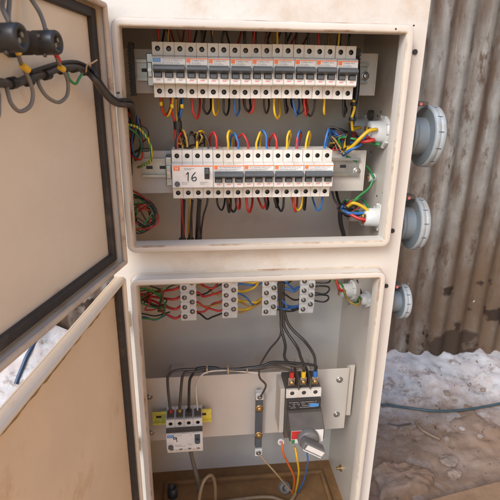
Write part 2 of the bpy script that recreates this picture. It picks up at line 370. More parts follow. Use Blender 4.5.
# little dark bush holes in the front sheet
for px, py in ((414.5, 52), (392, 230.5), (385.8, 285.5)):
    p = at(px, py, CF); MB().cyl((p.x, CF-.0015, p.z), (0, -1, 0), .0012, .0042, 12).build('bush_hole', M['slot'], cb)
for px, py in ((415, 25.6), (397, 29)):
    p = at(px, py, 0); MB().cyl((p.x-.002, .0002, p.z), (0, -1, 0), .0008, .0014, 10).build('rust_spot', M['slot'], cb)

def bolt(p, r, parent, mt, name='bolt'):
    p = Vector(p); b = MB(); b.lathe(p, (0, -1, 0), [(0, r*1.5), (.0015, r*1.5), (.0016, r)], 20)
    b.lathe(p+Vector((0, -.0015, 0)), (0, -1, 0), [(0, r), (.0025, r), (.004, r*.72), (.004, 0)], 14)
    s = MB(); s.box(p.x-r*.7, p.x+r*.7, p.y-.0058, p.y-.0054, p.z-r*.1, p.z+r*.1)
    o = b.build(name, mt, parent); return o

# mounting plates (standing off the back wall on brackets)
def mplate(x0, x1, z0, z1, y, bolts, ret=True):
    b = MB(); b.box(x0, x1, y, y+.003, z0, z1)
    for xa in (x0+.06, x1-.09): b.box(xa, xa+.03, y+.003, CK-T, (z0+z1)/2-.012, (z0+z1)/2+.012)
    b.box(x0-.003, x0, y, y+.012, z0, z1); b.box(x1, x1+.003, y, y+.012, z0, z1)
    o = b.build('mounting_plate', M['plate'], cb, .0008)
    for (px, py) in bolts:
        p = at(px, py, y); bolt((p.x, y, p.z), .0052, o, M['zinc'])
    return o
PY = .150
mplate(-.030, .441, .238, .312, PY, [(365, 76)])
mplate(-.030, .436, .055, .136, PY, [(356.5, 171)])
mplate(-.030, .444, -.531, -.362, PY, [(149, 396.5), (151, 432), (339.5, 379.5), (336.5, 414)])
# narrow edge flange right of the lower plate
cs = MB(); cs.box(CL+T, CR-T, .192, .196, at(190, 243, .19).z-.012, at(190, 241, .19).z); cs.build('cable_support', M['plate'], cb)
q = MB(); q.box(.4485, .462, PY+.008, PY+.011, -.50, -.36); q.build('edge_flange', M['plate'], cb)
p = atx(341.5, 468, CR-T); b = MB(); b.cyl(p, (-1, 0, 0), .004, .009, 6); b.cyl(p+Vector((-.004, 0, 0)), (-1, 0, 0), .010, .004, 10); b.build('earth_stud', M['brass'], cb)

# ------------------------------------------------------------------ doors
def door(px0, z0, z1, th, width, gasket_in, glue, tilt=0, lean=0):   # tilt, lean: the sag of worn hinges
    d = Vector((-math.sin(th), -math.cos(th), 0)); nrm = Vector((math.cos(th), -math.sin(th), 0))
    Q = Matrix.Rotation(lean, 3, d) @ Matrix.Rotation(tilt, 3, nrm); zx = Q @ Vector((0, 0, 1)); d = Q @ d; nrm = Q @ nrm
    H = Vector(px0) - d*0.022            # outer hinge side edge, on the inner panel plane
    X = lambda v: H + d*v.x + nrm*v.y + zx*v.z
    a, b_ = z0-gasket_in[0], z1+gasket_in[1]
    m_ = MB(X); m_.box(0, width, -.003, 0, a, b_)
    fl = .012 if glue else .020
    m_.box(0, .002, 0, fl, a, b_); m_.box(width-.002, width, 0, fl, a, b_)
    m_.box(.002, width-.002, 0, fl, a, a+.002); m_.box(.002, width-.002, 0, fl, b_-.002, b_)
    dr = m_.build('door', M['paint_door_warm_lit' if glue else 'paint_door'], cb, .0012)
    # folded rim of the door: rounded edge all round
    e = MB(X)
    zc0, zc1 = a+.004, b_-.004
    for P, Q in (((.004, fl, zc0), (width-.004, fl, zc0)), ((.004, fl, zc1), (width-.004, fl, zc1)), ((.004, fl, zc0), (.004, fl, zc1)), ((width-.004, fl, zc0), (width-.004, fl, zc1))):
        e.tube([P, Q], .0042, 10)
    e.build('folded_rim', M['edge'] if not glue else M['paint_door'], dr)
    g_ = MB(X); gi = .009
    g_.box(.0085, .0215, .0002, gi, a+.009, b_-.009)
    if glue: MB(X).box(width-.022, width-.009, .0002, gi, a+.009, b_-.009).build('gasket', M['gasket'], dr, .002)
    else: g_.box(width-.022, width-.009, .0002, gi, a+.009, b_-.009)
    if glue: pass
    else:
        g_.box(.0217, width-.0222, .0002, gi, a+.009, z0-.0003); g_.box(.0217, width-.0222, .0002, gi, z1+.0003, b_-.009)
    g_.build('gasket', M['gasket'], dr, .002)
    if glue:
        k = MB(X); pts = [(.03+i*.008, .0015, z1-.003+.0025*fbm(i*.3, 1, 1)) for i in range(int((width-.05)/.008))]
        k.tube(pts, [.0030+.0016*fbm(i*.7, 4, 1) for i in range(len(pts))], 7); k.build('glue_line', M['glue'], dr)
        g2 = MB(X); g2.box(.0217, width-.0222, .0002, .003, a+.009, a+.02); g2.build('gasket', M['gasket'], dr)
    return dr, X, d, nrm
du, XU, dU, nU = door((-.0376, -.035, 0), -.0005, .3438, R(13.6), .50, (.022, .022), False, R(-2.7), R(1.3))
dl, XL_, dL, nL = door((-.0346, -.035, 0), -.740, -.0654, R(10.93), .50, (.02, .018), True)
# hinges
for (px, py, hgt) in ((105, 51, .04), (112, 207, .03), (129.6, 320, .034), (142, 445, .034)):
    p = at(px, py, .004); hb = MB(); hb.cyl((-.031, .002, p.z-hgt/2), (0, 0, 1), hgt, .0058, 12); hb.box(-.0300, -.0165, .0065, .0095, p.z-hgt*.46, p.z+hgt*.46)
    hb.build('hinge', M['edge'], cb, .0008)

# ================================================================== DIN RAILS
def rail(x0, x1, z, y, mt, label):
    b = MB(); prof = [(y, z-.0175), (y, z-.0125), (y+.0065, z-.0125), (y+.0065, z+.0125), (y, z+.0125), (y, z+.0175), (y+.001, z+.0175), (y+.001, z+.0135), (y+.0075, z+.0135), (y+.0075, z-.0135), (y+.001, z-.0135), (y+.001, z-.0175)]
    b.prism(prof, x0, x1)
    t = thing('din_rail', ((x0+x1)/2, y+.0075, z), label, 'rail', 'metal rails carrying the breakers')
    b.build('rail_profile', mt, t)
    k = MB()
    for i in range(int((x1-x0)/.025)):
        xx = x0+.008+i*.025
        if xx+.012 < x1: k.box(xx, xx+.012, y+.0062, y+.00645, z-.003, z+.003)
    k.build('rail_slots', M['slot'], t)
    return t
RY = PY-.0078
MOD = .0178; BY = .076                                # module width, front of the terminal shoulders
R1X, R1Z = .0391, .2345; R2X, R2Z = .0636, .0625
rail(.006, .425, R1Z+.0425, RY, M['rail'], 'galvanised rail behind the upper row of breakers')
rail(.004, .425, R2Z+.0425, RY, M['rail'], 'galvanised rail behind the lower row of breakers, bare at its left end')
# end clamps on the rails
def clamp(x0, x1, z, label, mt='rail'):
    t = thing('end_clamp', ((x0+x1)/2, .13, z), label, 'clamp', 'rail end clamps')
    b = MB(); b.box(x0, x1, .100, .141, z-.026, z+.026); b.box(x0+.001, x1-.001, .094, .0998, z-.012, z+.012); b.build('clamp_body', M[mt], t, .0015)
    MB().cyl(((x0+x1)/2, .0938, z), (0, -1, 0), .003, .0035, 10).build('screw', M['zinc'], t)
clamp(R1X-.012, R1X-.0012, R1Z+.043, 'dull end clamp left of the blue marked three-pole breaker')
clamp(R2X-.013, R2X-.0012, R2Z+.043, 'dull end clamp left of the residual current breaker numbered 16')

# ================================================================== BREAKERS
PROF = [(.045, 0), (0, 0), (0, .0195), (-.013, .0205), (-.016, .0225), (-.016, .0620), (-.013, .0640), (0, .0655), (0, .085), (.045, .085)]
def make_breaker(name, poles, label, cat, group, brand, rcd=False):
    t = thing(name, (0, 0, 0), label, cat, group)
    W = MOD*poles; b = MB(); NF = -.016
    for i in range(poles):
        x0, x1 = i*MOD+.00025, (i+1)*MOD-.00025; cx = (x0+x1)/2
        n_ = len(PROF)
        v = [(x0, y, z) for y, z in PROF] + [(x1, y, z) for y, z in PROF]
        fs = [tuple(range(n_)), tuple(range(n_, 2*n_))] + [(k, (k+1) % n_, n_+(k+1) % n_, n_+k) for k in range(n_) if k not in (1, 7)]
        b.add(v, fs, 0)
        b.holed(x0, x1, 0, .0195, 0, cx, .0098, .0042, .009, 0, 1); b.holed(x0, x1, .0655, .085, 0, cx, .0752, .0042, .009, 0, 1)
    body = b.build('body', [M['plastic'], M['hole']], t)
    for i in range(poles):
        cx = (i+.5)*MOD
        for cz in (.0098, .0752):
            sc = MB(); sc.cyl((cx+random.uniform(-.0004, .0004), .0086, cz-.0005), (0, -1, 0), .0022, .0024, 10); sc.build('terminal_screw', M['deep_screw'], t)
    if rcd:
        f = MB(); f.box(.001, W-.001, NF-.0009, NF-.0001, .0228, .0618); f.build('faceplate', M['label'], t, .0004)
        MB().box(.0012, W-.0012, NF-.0012, NF-.00095, .0596, .0612).build('orange_stripe', M['orange'], t)
        MB().box(.003, .0135, NF-.0013, NF-.00095, .0525, .0588).build('brand_mark', M['orange'], t)
        w_ = MB(); w_.box(.0062, .0073, NF-.0016, NF-.0014, .0538, .0576); w_.box(.0092, .0103, NF-.0016, NF-.0014, .0538, .0576); w_.box(.0073, .0092, NF-.0016, NF-.0014, .0553, .0562); w_.build('brand_letter', M['label'], t)
        tb = MB(); tb.cyl((.0085, NF-.001, .0295), (0, -1, 0), .003, .0046, 18); tb.build('test_button', M['toggle'], t)
        sl_ = MB(); sl_.box(W-.0155, W-.0068, NF-.0014, NF-.00095, .0375, .0575); s_o = sl_.build('toggle_slot', M['slot'], t)
        MB().box(W-.0145, W-.0078, NF-.009, NF-.0015, .0475, .0565).build('toggle', M['toggle'], t, .001)
        pr = MB()
        for (x, z, l) in ((.021, .0555, .018), (.021, .0535, .012), (.016, .0312, .004), (.022, .0312, .006), (.048, .0312, .013), (.016, .0285, .009), (.048, .0285, .008)):
            k = 0; pr = MB()
            while k < l: 
                ww = random.uniform(.0007, .0016); pr.box(x+k, x+k+ww, NF-.0012, NF-.00095, z, z+.0012); k += ww+.0005
            pr.build('fine_print', M['grey_print'], t)
        return t
    f = MB(); f.box(.0008, W-.0008, NF-.0007, NF-.0001, .0512, .0612); f.build('rating_label', M['label'], t)
    st = MB(); st.box(.001, W-.001, NF-.0010, NF-.00075, .0597, .0610); st.build('colour_stripe', M['orange'] if brand == 'orange' else M['grey_print'], t)
    bw = .0062 if brand == 'orange' else .0125
    MB().box(.0015, .0015+bw, NF-.0012, NF-.00075, .0545, .0596 if brand == 'orange' else .0604).build('brand_mark', M['orange'] if brand == 'orange' else M['blue_print'], t)
    if brand != 'orange':
        w_ = MB(); w_.tube([(.004, NF-.0013, .0590), (.0065, NF-.0013, .0562), (.009, NF-.0013, .0590), (.0115, NF-.0013, .0562)], .0004, 6); w_.build('brand_letter', M['label'], t)
    for (z, hh) in ((.0568, .0018), (.0540, .0011), (.0522, .0011)):
        k = (bw+.004) if z > .053 else .003; pr = MB()
        end = W-(.006 if z > .055 else random.uniform(.008, .016))
        while k < end:
            ww = random.uniform(.0006, .0017); pr.box(k, k+ww, NF-.0010, NF-.00075, z, z+hh); k += ww+random.choice((.0005, .0005, .0014))
        pr.build('fine_print', M['grey_print'], t)
    # toggle strip: slots per pole under one tied lever bar
    sl_ = MB()
    for i in range(poles): sl_.box(i*MOD+.0022, (i+1)*MOD-.0022, NF-.0006, NF-.0001, .0312, .0505)
    sl_.build('toggle_slot', M['slot'], t)
    tg = MB(); yv = NF-.0007
    prf = [(yv, .0385), (yv-.0100, .0425), (yv-.0120, .0437), (yv-.0115, .0482), (yv, .0508)]
    tg.prism(prf, .0018, W-.0018); tg.build('toggle', M['toggle'], t, .0007)
    lg = MB()
    for i in range(poles): lg.box(i*MOD+.004, (i+1)*MOD-.004, NF-.0040, NF-.00065, .0322, .0380)
    lg.build('toggle_foot', M['toggle'], t)
    mk = MB()
    for i in range(poles): mk.box((i+.5)*MOD-.0035, (i+.5)*MOD+.0035, NF-.0004, NF-.0001, .0268, .0282)
    mk.build('status_mark', M['pink_print'] if brand == 'orange' else M['grey_print'], t)
    ln = MB()
    for i in range(poles): ln.box(i*MOD+.001, (i+1)*MOD-.001, NF-.0003, NF-.0001, .0235, .0300)
    ln.build('marker_strip', M['label'], t)
    return t

ORD = ['first', 'second', 'third', 'fourth', 'fifth', 'sixth', 'seventh', 'eighth']
b3 = make_breaker('circuit_breaker', 3, 'white three-pole breaker with blue mark, left end of upper row', 'breaker', 'breakers of the upper row', 'blue')
b3.location = (R1X, BY, R1Z)
b2 = make_breaker('circuit_breaker', 2, '', 'breaker', 'breakers of the upper row', 'orange')
for i in range(8):
    o = b2 if i == 0 else copy_tree(b2)
    o.location = (R1X+MOD*(3+2*i), BY+random.uniform(-.001, .001), R1Z+random.uniform(-.0005, .0005)); o.rotation_euler = (R(random.uniform(-.5, .5)), R(random.uniform(-.25, .25)), R(random.uniform(-.5, .5)))
    if i == 0: l_ = 'white two-pole breaker with orange mark, directly right of the blue marked breaker'
    elif i == 7: l_ = 'white two-pole breaker with orange mark at the right end of the upper row'
    else: l_ = 'white two-pole breaker in upper row, %s to the right of the blue marked breaker' % ORD[i]
    tag(o, l_, 'breaker', 'breakers of the upper row')
rc = make_breaker('residual_current_breaker', 4, 'wide white breaker with handwritten number 16 and black test button', 'breaker', 'breakers of the lower row', 'orange', True)
rc.location = (R2X, BY, R2Z)
b3o = make_breaker('circuit_breaker', 3, '', 'breaker', 'breakers of the lower row', 'orange')
for i in range(4):
    o = b3o if i == 0 else copy_tree(b3o)
    o.location = (R2X+MOD*(4+3*i), BY+random.uniform(-.001, .001), R2Z+random.uniform(-.0005, .0005)); o.rotation_euler = (R(random.uniform(-.5, .5)), R(random.uniform(-.25, .25)), R(random.uniform(-.5, .5)))
    tag(o, ['white three-pole breaker touching the right side of the breaker numbered 16', 'white three-pole breaker in lower row, second right of the breaker numbered 16',
            'white three-pole breaker in lower row, third right of the breaker numbered 16', 'white three-pole breaker at the right end of the lower row'][i], 'breaker', 'breakers of the lower row')
# handwriting on the RCD
def strokes(parent, name, lines, ox, y, oz, sc, r):
    s = MB()
    for ln in lines: s.tube(spline([(ox+a*sc, y, oz+b*sc) for a, b in ln], 6), r, 6)
    o = s.build(name, M['ink'], None); o.parent = parent; return o
strokes(rc, 'handwritten_number', [[(0, .75), (.22, 1), (.20, .5), (.18, 0)], [(1.05, 1.0), (.72, .62), (.62, .22), (.85, 0), (1.12, .18), (1.02, .46), (.66, .30)]], .0245, -.0172, .0345, .0150, .00085)

# ------------------------------------------------------------------ lower compartment devices
zb = at(185, 446, .062).z - .0225
rail(at(152, 416, .13).x, at(211.5, 416, .13).x, zb+.0425, RY-.012, M['yellow_zinc'], 'short yellow zinc rail under the breaker numbered 9')
MB().box(at(160, 410, .14).x, at(205, 410, .14).x, RY-.0044, PY-.0002, zb+.031, zb+.054).build('rail_spacer', M['rail'], cb)
def make_rccb():
    W = .0762; n_ = 4; mw = W/n_
    x0 = at(166.5, 440, .062).x
    t = thing('residual_current_breaker', (x0, BY-.006, zb), 'white breaker with blue mark and handwritten number 9, above the bottom cables', 'breaker')
    X = lambda v: Vector((x0, BY-.006, zb)) + v
    b = MB(X)
    for i in range(n_):
        a, c_ = i*mw+.0002, (i+1)*mw-.0002; cx = (a+c_)/2
        v = [(a, y, z) for y, z in PROF] + [(c_, y, z) for y, z in PROF]; q = len(PROF)
        b.add(v, [tuple(range(q)), tuple(range(q, 2*q))] + [(k, (k+1) % q, q+(k+1) % q, q+k) for k in range(q) if k not in (1, 7)], 0)
        b.holed(a, c_, 0, .0195, 0, cx, .0098, .0042, .009, 0, 1); b.holed(a, c_, .0655, .085, 0, cx, .0752, .0042, .009, 0, 1)
    b.build('body', [M['plastic'], M['hole']], t)
    tp = MB(X)
    for i in range(n_): tp.box(i*mw+.002, (i+1)*mw-.002, .004, .030, .0852, .0885)
    tp.build('terminal_guard', M['brown_plastic'], t, .001)  # brown colour carries the shade over the terminals
    MB(X).box(.0002, W-.0002, -.0155, -.0006, .0645, .0662).build('shoulder_shade', M['brown_plastic'], t)  # brown strip painted in for the shade on the step
    NF = -.016
    MB(X).box(.001, W-.001, NF-.0009, NF-.0001, .0228, .0618).build('faceplate', M['label'], t, .0004)
    MB(X).box(.0025, .0165, NF-.0013, NF-.00095, .0535, .0605).build('brand_mark', M['blue_print'], t)
    MB(X).tube([X(Vector(p))-X(Vector()) for p in ((.005, NF-.0015, .0590), (.008, NF-.0015, .0555), (.011, NF-.0015, .0590), (.014, NF-.0015, .0555))], .0005, 6).build('brand_letter', M['label'], t)
    MB(X).box(W-.0170, W-.0055, NF-.0014, NF-.00095, .0365, .0590).build('toggle_slot', M['toggle'], t)
    MB(X).box(W-.0155, W-.0070, NF-.0080, NF-.0015, .0390, .0480).build('toggle', M['toggle'], t, .001)
    MB(X).cyl((.009, NF-.001, .0300), (0, -1, 0), .003, .0055, 18).build('test_button', M['toggle'], t)
    pr = MB(X)
    for (x, z, l) in ((.019, .0575, .014), (.048, .0570, .006), (.018, .0330, .012), (.018, .0300, .022), (.044, .0330, .010)):
        k = 0; pr = MB(X)
        while k < l: 
            ww = random.uniform(.0007, .0016); pr.box(x+k, x+k+ww, NF-.0012, NF-.00095, z, z+.0012); k += ww+.0005
        pr.build('fine_print', M['grey_print'], t)
    for i in range(4): MB(X).box(.010+i*.0175, .016+i*.0175, NF-.0012, NF-.00095, .0232, .0252).build('window_mark', M['grey_print'], t)
    strokes(t, 'handwritten_number', [[(.50, .85), (.20, 1.0), (.0, .78), (.15, .58), (.45, .72), (.55, .95), (.56, .45), (.62, 0)]], .0150, -.0172, .0425, .0120, .0008)
    return t
make_rccb()

# neutral link bar
def link_bar():
    y = .128
    pt, pb = at(260.5, 392.5, y), at(257.5, 455, y)
    cx = (pt.x+pb.x)/2; hw = .0085
    t = thing('neutral_link', (cx, y, pb.z), 'dark upright link bar with brass bolts and white ends in mid lower compartment', 'link bar')
    MB().box(cx-hw*.92, cx+hw*.92, y, y+.012, pb.z+.021, pt.z-.018).build('bar', M['toggle'], t, .001)
    for z0, z1 in ((pb.z, pb.z+.0205), (pt.z-.0175, pt.z)):
        MB().box(cx-hw, cx+hw, y-.004, y+.0125, z0, z1).build('insulator_end', M['nut'], t, .0012)
        bolt((cx, y-.004, (z0+z1)/2), .0040, t, M['screw'])
    for py in (408.5, 435): 
        p = at(258.8, py, y); bolt((cx, y, p.z), .0062, t, M['brass'])
    for z in (pb.z+.012, pt.z-.01): MB().cyl((cx, y+.0128, z), (0, 1, 0), PY-y-.0128, .005, 10).build('spacer', M['screw'], t)
link_bar()

# moulded case breaker with rotary handle
def mccb():
    yF = .082
    x0, x1 = at(286, 402, yF).x, at(320.5, 402, yF).x
    zt = at(303, 389, yF).z; z0 = zt-.132
    t = thing('moulded_case_breaker', ((x0+x1)/2, yF, z0), 'moulded case breaker with dark rotary handle and red yellow blue taped lugs', 'breaker')
    W = x1-x0
    b = MB()
    b.box(x0, x1, yF+.0045, PY-.0002, z0, zt); b.build('case', M['brown_plastic'], t, .0015)
    # top terminal cover with three holes
    k = MB(); zc = zt-.0215
    k.box(x0, x1, yF+.0037, yF+.0042, zc, zt)
    for i in range(3):
        a = x0+W/3*i; k.holed(a, a+W/3, zc, zt, yF, a+W/6, zc+.0120, .0048, .0035, 0, 1)
    k.build('terminal_cover', [M['plastic'], M['hole']], t)
    l_ = MB(); l_.box(x0+.001, x1-.001, yF-.007, yF+.0040, zc-.0255, zc-.0008); l_.build('rating_panel', M['black_plastic'], t, .001)
    pr = MB()
    for row, zz in enumerate((.006, .0105, .0150, .0195)):
        kx = x0+.006
        while kx < x1-.012:
            ww = random.uniform(.001, .0035)
            if random.random() < .75: pr.box(kx, kx+ww, yF-.0074, yF-.0071, zc-zz-.0014, zc-zz)
            kx += ww+.001
    pr.build('fine_print', M['grey_print'], t)
    MB().box(x1-.026, x1-.006, yF-.0078, yF-.00745, zc-.020, zc-.012).build('brand_mark', M['blue_print'], t)
    # handle housing
    zh1 = zc-.0262; zh0 = zh1-.060
    prf = [(yF+.004, zh0), (yF-.034, zh0), (yF-.040, zh0+.006), (yF-.040, zh0+.034), (yF-.012, zh1-.004), (yF+.004, zh1)]
    MB().prism(prf, x0+.004, x1+.002).build('handle_housing', M['brown_plastic'], t, .002)
    yH = yF-.0405
    MB().box(x0+.006, x1-.001, yH-.0006, yH, zh0+.001, zh0+.033).build('handle_plate', M['label'], t)
    MB().box(x0+.0065, x0+.030, yH-.0011, yH-.0007, zh0+.012, zh0+.0325).build('red_field', M['red'], t)
    MB().box(x0+.0065, x0+.014, yH-.0011, yH-.0007, zh0+.001, zh0+.0105).build('green_field', M['green'], t)
    c_ = Vector(((x0+x1)/2+.004, yH-.0012, zh0+.0145))
    kb = MB(); kb.lathe(c_, (0, -1, 0), [(0, .0235), (.010, .0225), (.012, .0205), (.012, 0)], 28)
    kb.build('knob', M['handle'], t)
    ang = R(-32); ux = Vector((math.cos(ang), 0, math.sin(ang))); uz = Vector((-math.sin(ang), 0, math.cos(ang)))
    X = lambda v: c_ + ux*v.x + Vector((0, v.y, 0)) + uz*v.z
    MB(X).box(-.022, .031, -.035, -.0122, -.0090, .0090).build('handle_grip', M['handle'], t, .004)
    MB(X).box(-.013, .0295, -.0358, -.0352, -.0055, .0055).build('handle_stripe', M['label'], t)
    g = MB(X); g.box(-.014, .0315, -.0352, -.0123, -.0113, -.0092); g.build('handle_edge', M['label'], t, .001)
    # lugs
    for i, (nm, px, py) in enumerate((('red', 285.5, 374), ('yellow', 303, 372), ('blue', 317, 371))):
        xx = x0+W/6+W/3*i
        lz = zt+.002
        lg = MB(); lg.box(xx-.0075, xx+.0075, yF+.010, yF+.0125, lz, lz+.020)
        lo = lg.build('lug', M['zinc'], t, .001)
        MB().lathe((xx, yF+.0098, lz+.009), (0, -1, 0), [(0, .0055), (.003, .0055), (.0045, .0035), (.0045, 0)], 12).build('lug_screw', M['brass'], lo)
        MB().tube([(xx, yF+.0115, lz+.0205), (xx, yF+.0125, lz+.034)], .0052, 12).build('colour_tape', M[nm], lo)
    for i in range(4):
        xx = x0+W/3*i
        if i in (1, 2):
            br = MB(); br.box(xx-.001, xx+.001, yF-.004, yF+.045, zt+.0005, zt+.028); br.build('phase_barrier', M['brown_plastic'], t)
    # round bush at the lower left of the case
    p = at(281, 441.5, yF+.01); bs = MB(); bs.lathe(p, (-.15, -1, .1), [(0, .0075), (.004, .0075), (.004, .0042), (-.002, .0042), (-.002, 0)], 20)
    bs.build('bush', M['nut'], t)
    sm = MB(); sm.box(x0-.0105, x0-.0004, yF+.012, PY-.0002, z0+.01, zt-.006); sm.build('side_bracket', M['plate'], t, .001)
    return x0, x1, zt, z0, yF
MX0, MX1, MZT, MZ0, MYF = mccb()

# four white terminal strips
TBY = .205
strip = MB(); strip.box(CL+T, CR-T, TBY+.0165, TBY+.0195, -.152, -.120); strip.build('terminal_bracket', M['plate'], cb)
tbs = [(181, 197.2, 321.5), (222, 238, 319), (261.5, 277, 316.5), (298.5, 314, 314)]
tdesc = ['white screw terminal strip with red wires on its left', 'white screw terminal strip with red wires left and yellow wires right',
         'white screw terminal strip with yellow wires left and blue wires right', 'white screw terminal strip with dark wires, nearest the right wall']
proto = None; TBP = []
for i, (xa, xb, yb_) in enumerate(tbs):
    pa, pb = at(xa, yb_, TBY), at(xb, yb_-.5, TBY); W = pb.x-pa.x; z = pa.z
    if proto is None:
        o = proto = thing('terminal_strip', (pa.x, TBY, z), '', 'terminal strip')
        X = lambda v: Vector((pa.x, TBY, z))+v
        b = MB(X); Hh = .128
        b.box(.001, W-.001, .002, .016, 0, Hh); 
        for k in range(5):      # barrel humps of the strip, staggered
            zz = .012+k*.0235
            b.box(0, W*.56, 0, .010, zz-.010, zz+.010); b.box(W*.44, W, 0.0012, .0105, zz+.0015, zz+.0215)
        b.build('body', M['nut'], o, .0015)
        for k in range(5):
            for (cx, dz) in ((W*.27, 0), (W*.73, .0118)):
                c_ = Vector((cx, 0, .012+k*.0235+dz))
                s = MB(X); s.lathe(c_, (0, -1, 0), [(-.002, .0056), (.0015, .0056), (.0016, .0043), (.004, .0041), (.005, .003), (.005, 0)], 14)
                sc = s.build('screw', M['screw'], o)
                MB(X).box(cx-.0030, cx+.0030, -.0054, -.0050, c_.z-.0005, c_.z+.0005).build('screw_slot', M['slot'], sc)
    else:
        o = copy_tree(proto); o.location = (pa.x, TBY, z)
    tag(o, tdesc[i], 'terminal strip', 'white screw terminal strips under the lip')
    TBP.append((pa.x, W, z))

# black slotted wiring strips at the ends of the upper row
def slotted(px0, py0, px1, py1, Y, label):
    a, b_ = at(px0, py0, Y), at(px1, py1, Y); t = thing('slotted_strip', (a.x, Y, b_.z), label, 'wiring strip', 'black slotted strips beside the upper breakers')
    m_ = MB(); m_.box(a.x-.0035, a.x+.0035, Y, Y+.03, b_.z, a.z); m_.build('spine', M['black_plastic'], t)
    k = MB(); n_ = int((a.z-b_.z)/.0065)
    for i in range(n_): k.box(a.x-.0048, a.x+.0048, Y-.002, Y+.004, b_.z+i*.0065, b_.z+i*.0065+.0035)
    k.build('teeth', M['black_plastic'], t)
slotted(130, 42, 131, 96, .13, 'black slotted wiring strip left of the upper breakers')
slotted(358.5, 48, 358.5, 98, .125, 'black slotted wiring strip right of the upper breakers')

# ================================================================== SOCKETS AND GLANDS ON THE RIGHT SIDE
def socket(y, z, Rr, L, label):
    x = CR; t = thing('industrial_socket', (x, y, z), label, 'socket', 'grey round sockets on the right side of the cabinet')
    f = MB(); f.box(x+.0003, x+.012, y-Rr*.78, y+Rr*.78, z-Rr*.82, z+Rr*.82); f.build('flange', M['grey_plastic'], t, .004)
    b = MB(); b.lathe((x, y, z), (1, 0, -.05), [(.012, Rr*.60), (L*.30, Rr*.60)], 40).lathe((x, y, z), (1, 0, -.05), [(L*.30, Rr*.60), (L*.31, Rr*.66), (L*.42, Rr*.66), (L*.43, Rr*.60)], 40).lathe((x, y, z), (1, 0, -.05), [(L*.43, Rr*.60), (L*.70, Rr*.62)], 40).lathe((x, y, z), (1, 0, -.05), [(L*.70, Rr*.60), (L*.71, Rr*.93)], 40).lathe((x, y, z), (1, 0, -.05), [(L*.71, Rr*.93), (L*.77, Rr*.93)], 40); b.build('barrel', M['grey_plastic'], t)
    r = MB(); r.lathe((x, y, z), (1, 0, -.05), [(L*.72, Rr*.80), (L*.73, Rr*.985), (L*.75, Rr), (L*.84, Rr), (L*.85, Rr*.982), (L*.87, Rr*.982), (L*.88, Rr), (L*.97, Rr), (L, Rr*.97), (L, Rr*.84), (L*.8, Rr*.82), (L*.8, 0)], 48)
    ro = r.build('locking_ring', M['pale_plastic'], t)
    ax = Vector((1, 0, -.05)).normalized(); a = ax.orthogonal().normalized(); c_ = ax.cross(a)
    for k in range(12):
        th = 2*math.pi*k/12; u = a*math.cos(th)+c_*math.sin(th); v_ = ax.cross(u); p = Vector((x, y, z)); nk = MB()
        q0 = p+ax*L*.78+u*(Rr-.0006); q1 = p+ax*L*.92+u*(Rr-.0006)
        nk.add([q0-v_*.0008, q1-v_*.0008, q1+v_*.0008, q0+v_*.0008, q0-v_*.0008+u*.0009, q1-v_*.0008+u*.0009, q1+v_*.0008+u*.0009, q0+v_*.0008+u*.0009],
               [(0, 3, 2, 1), (4, 5, 6, 7), (0, 1, 5, 4), (1, 2, 6, 5), (2, 3, 7, 6), (3, 0, 4, 7)])
        nk.build('ring_notch', M['toggle'], ro)
    h_ = MB(); h_.box(x+L*.42, x+L*.72, y-.012, y+.012, z+Rr*.93, z+Rr*1.08); h_.build('lid_hinge', M['brown_plastic'], t, .002)
    MB().cyl((x+L*.5, y-.0125, z+Rr*1.0), (0, -1, 0), .002, .003, 10).build('hinge_pin', M['pink_print'], t)
p = atx(424, 135, .53); socket(p.y, p.z, .056, .072, 'large grey round socket, uppermost on the right side of the cabinet')
p = atx(414, 222, .53); socket(p.y, p.z, .052, .066, 'large grey round socket in the middle of the cabinet right side')
p = atx(399, 300, .515); socket(p.y, p.z, .036, .054, 'small grey round socket, lowest on the cabinet right side')

GL = []
def gland(px, py, r, label, L=.032):
    x = CR-T; p = atx(px, py, x); t = thing('cable_gland', p, label, 'cable gland', 'white glands inside the right wall')
    b = MB(); b.lathe(p, (-1, 0, 0), [(.0003, r), (.006, r), (.0075, r*.93), (.0075, r*.72), (L, r*.68), (L+.002, r*.6), (L+.002, 0)], 26); b.build('gland_body', M['nut'], t)
    k = MB()
    for i in range(10):
        th = 2*math.pi*i/10; c_ = p+Vector((-.006, math.cos(th)*r*.97, math.sin(th)*r*.97)); k.cyl(c_+Vector((.004, 0, 0)), (-1, 0, 0), .006, r*.09, 8)
    k.build('grip_ribs', M['nut'], t)
    for i in range(3):
        th = 2*math.pi*i/3+.5; c_ = p+Vector((-L-.0022, math.cos(th)*r*.38, math.sin(th)*r*.38)); MB().cyl(c_, (-1, 0, 0), .003, r*.15, 10).build('terminal_post', M['brass'], t)
    GL.append(p+Vector((-L-.004, 0, 0)))
gland(366, 129, .030, 'white gland nearest the back, level with the gap between breaker rows')
gland(385, 132, .030, 'white gland nearest the lip, level with the gap between breaker rows')
gland(364, 213, .026, 'white gland nearest the back, below the lower breaker row')
gland(380.5, 217, .026, 'white gland nearest the lip, below the lower breaker row')
gland(353.5, 290, .023, 'white gland nearest the back in the lower compartment')
gland(369, 299, .017, 'white gland nearest the lip in the lower compartment', .016)
# grey blank plug above and a small earth tag
p = atx(372.5, 115, CR-T); t = thing('blank_plug', p, 'small dark plug in the right wall above the upper white glands', 'plug'); MB().cyl(p, (-1, 0, 0), .008, .010, 18).build('plug_cap', M['brown_plastic'], t)
p = atx(374, 177.5, CR-T); t = thing('earth_clamp', p, 'small pale earth clamp on the right wall between the gland pairs', 'clamp')
b = MB(); b.cyl(p, (-1, 0, 0), .012, .009, 12); b.build('clamp_block', M['nut'], t); MB().cyl(p+Vector((-.0122, 0, 0)), (-1, 0, 0), .003, .005, 8).build('screw', M['brass'], t)

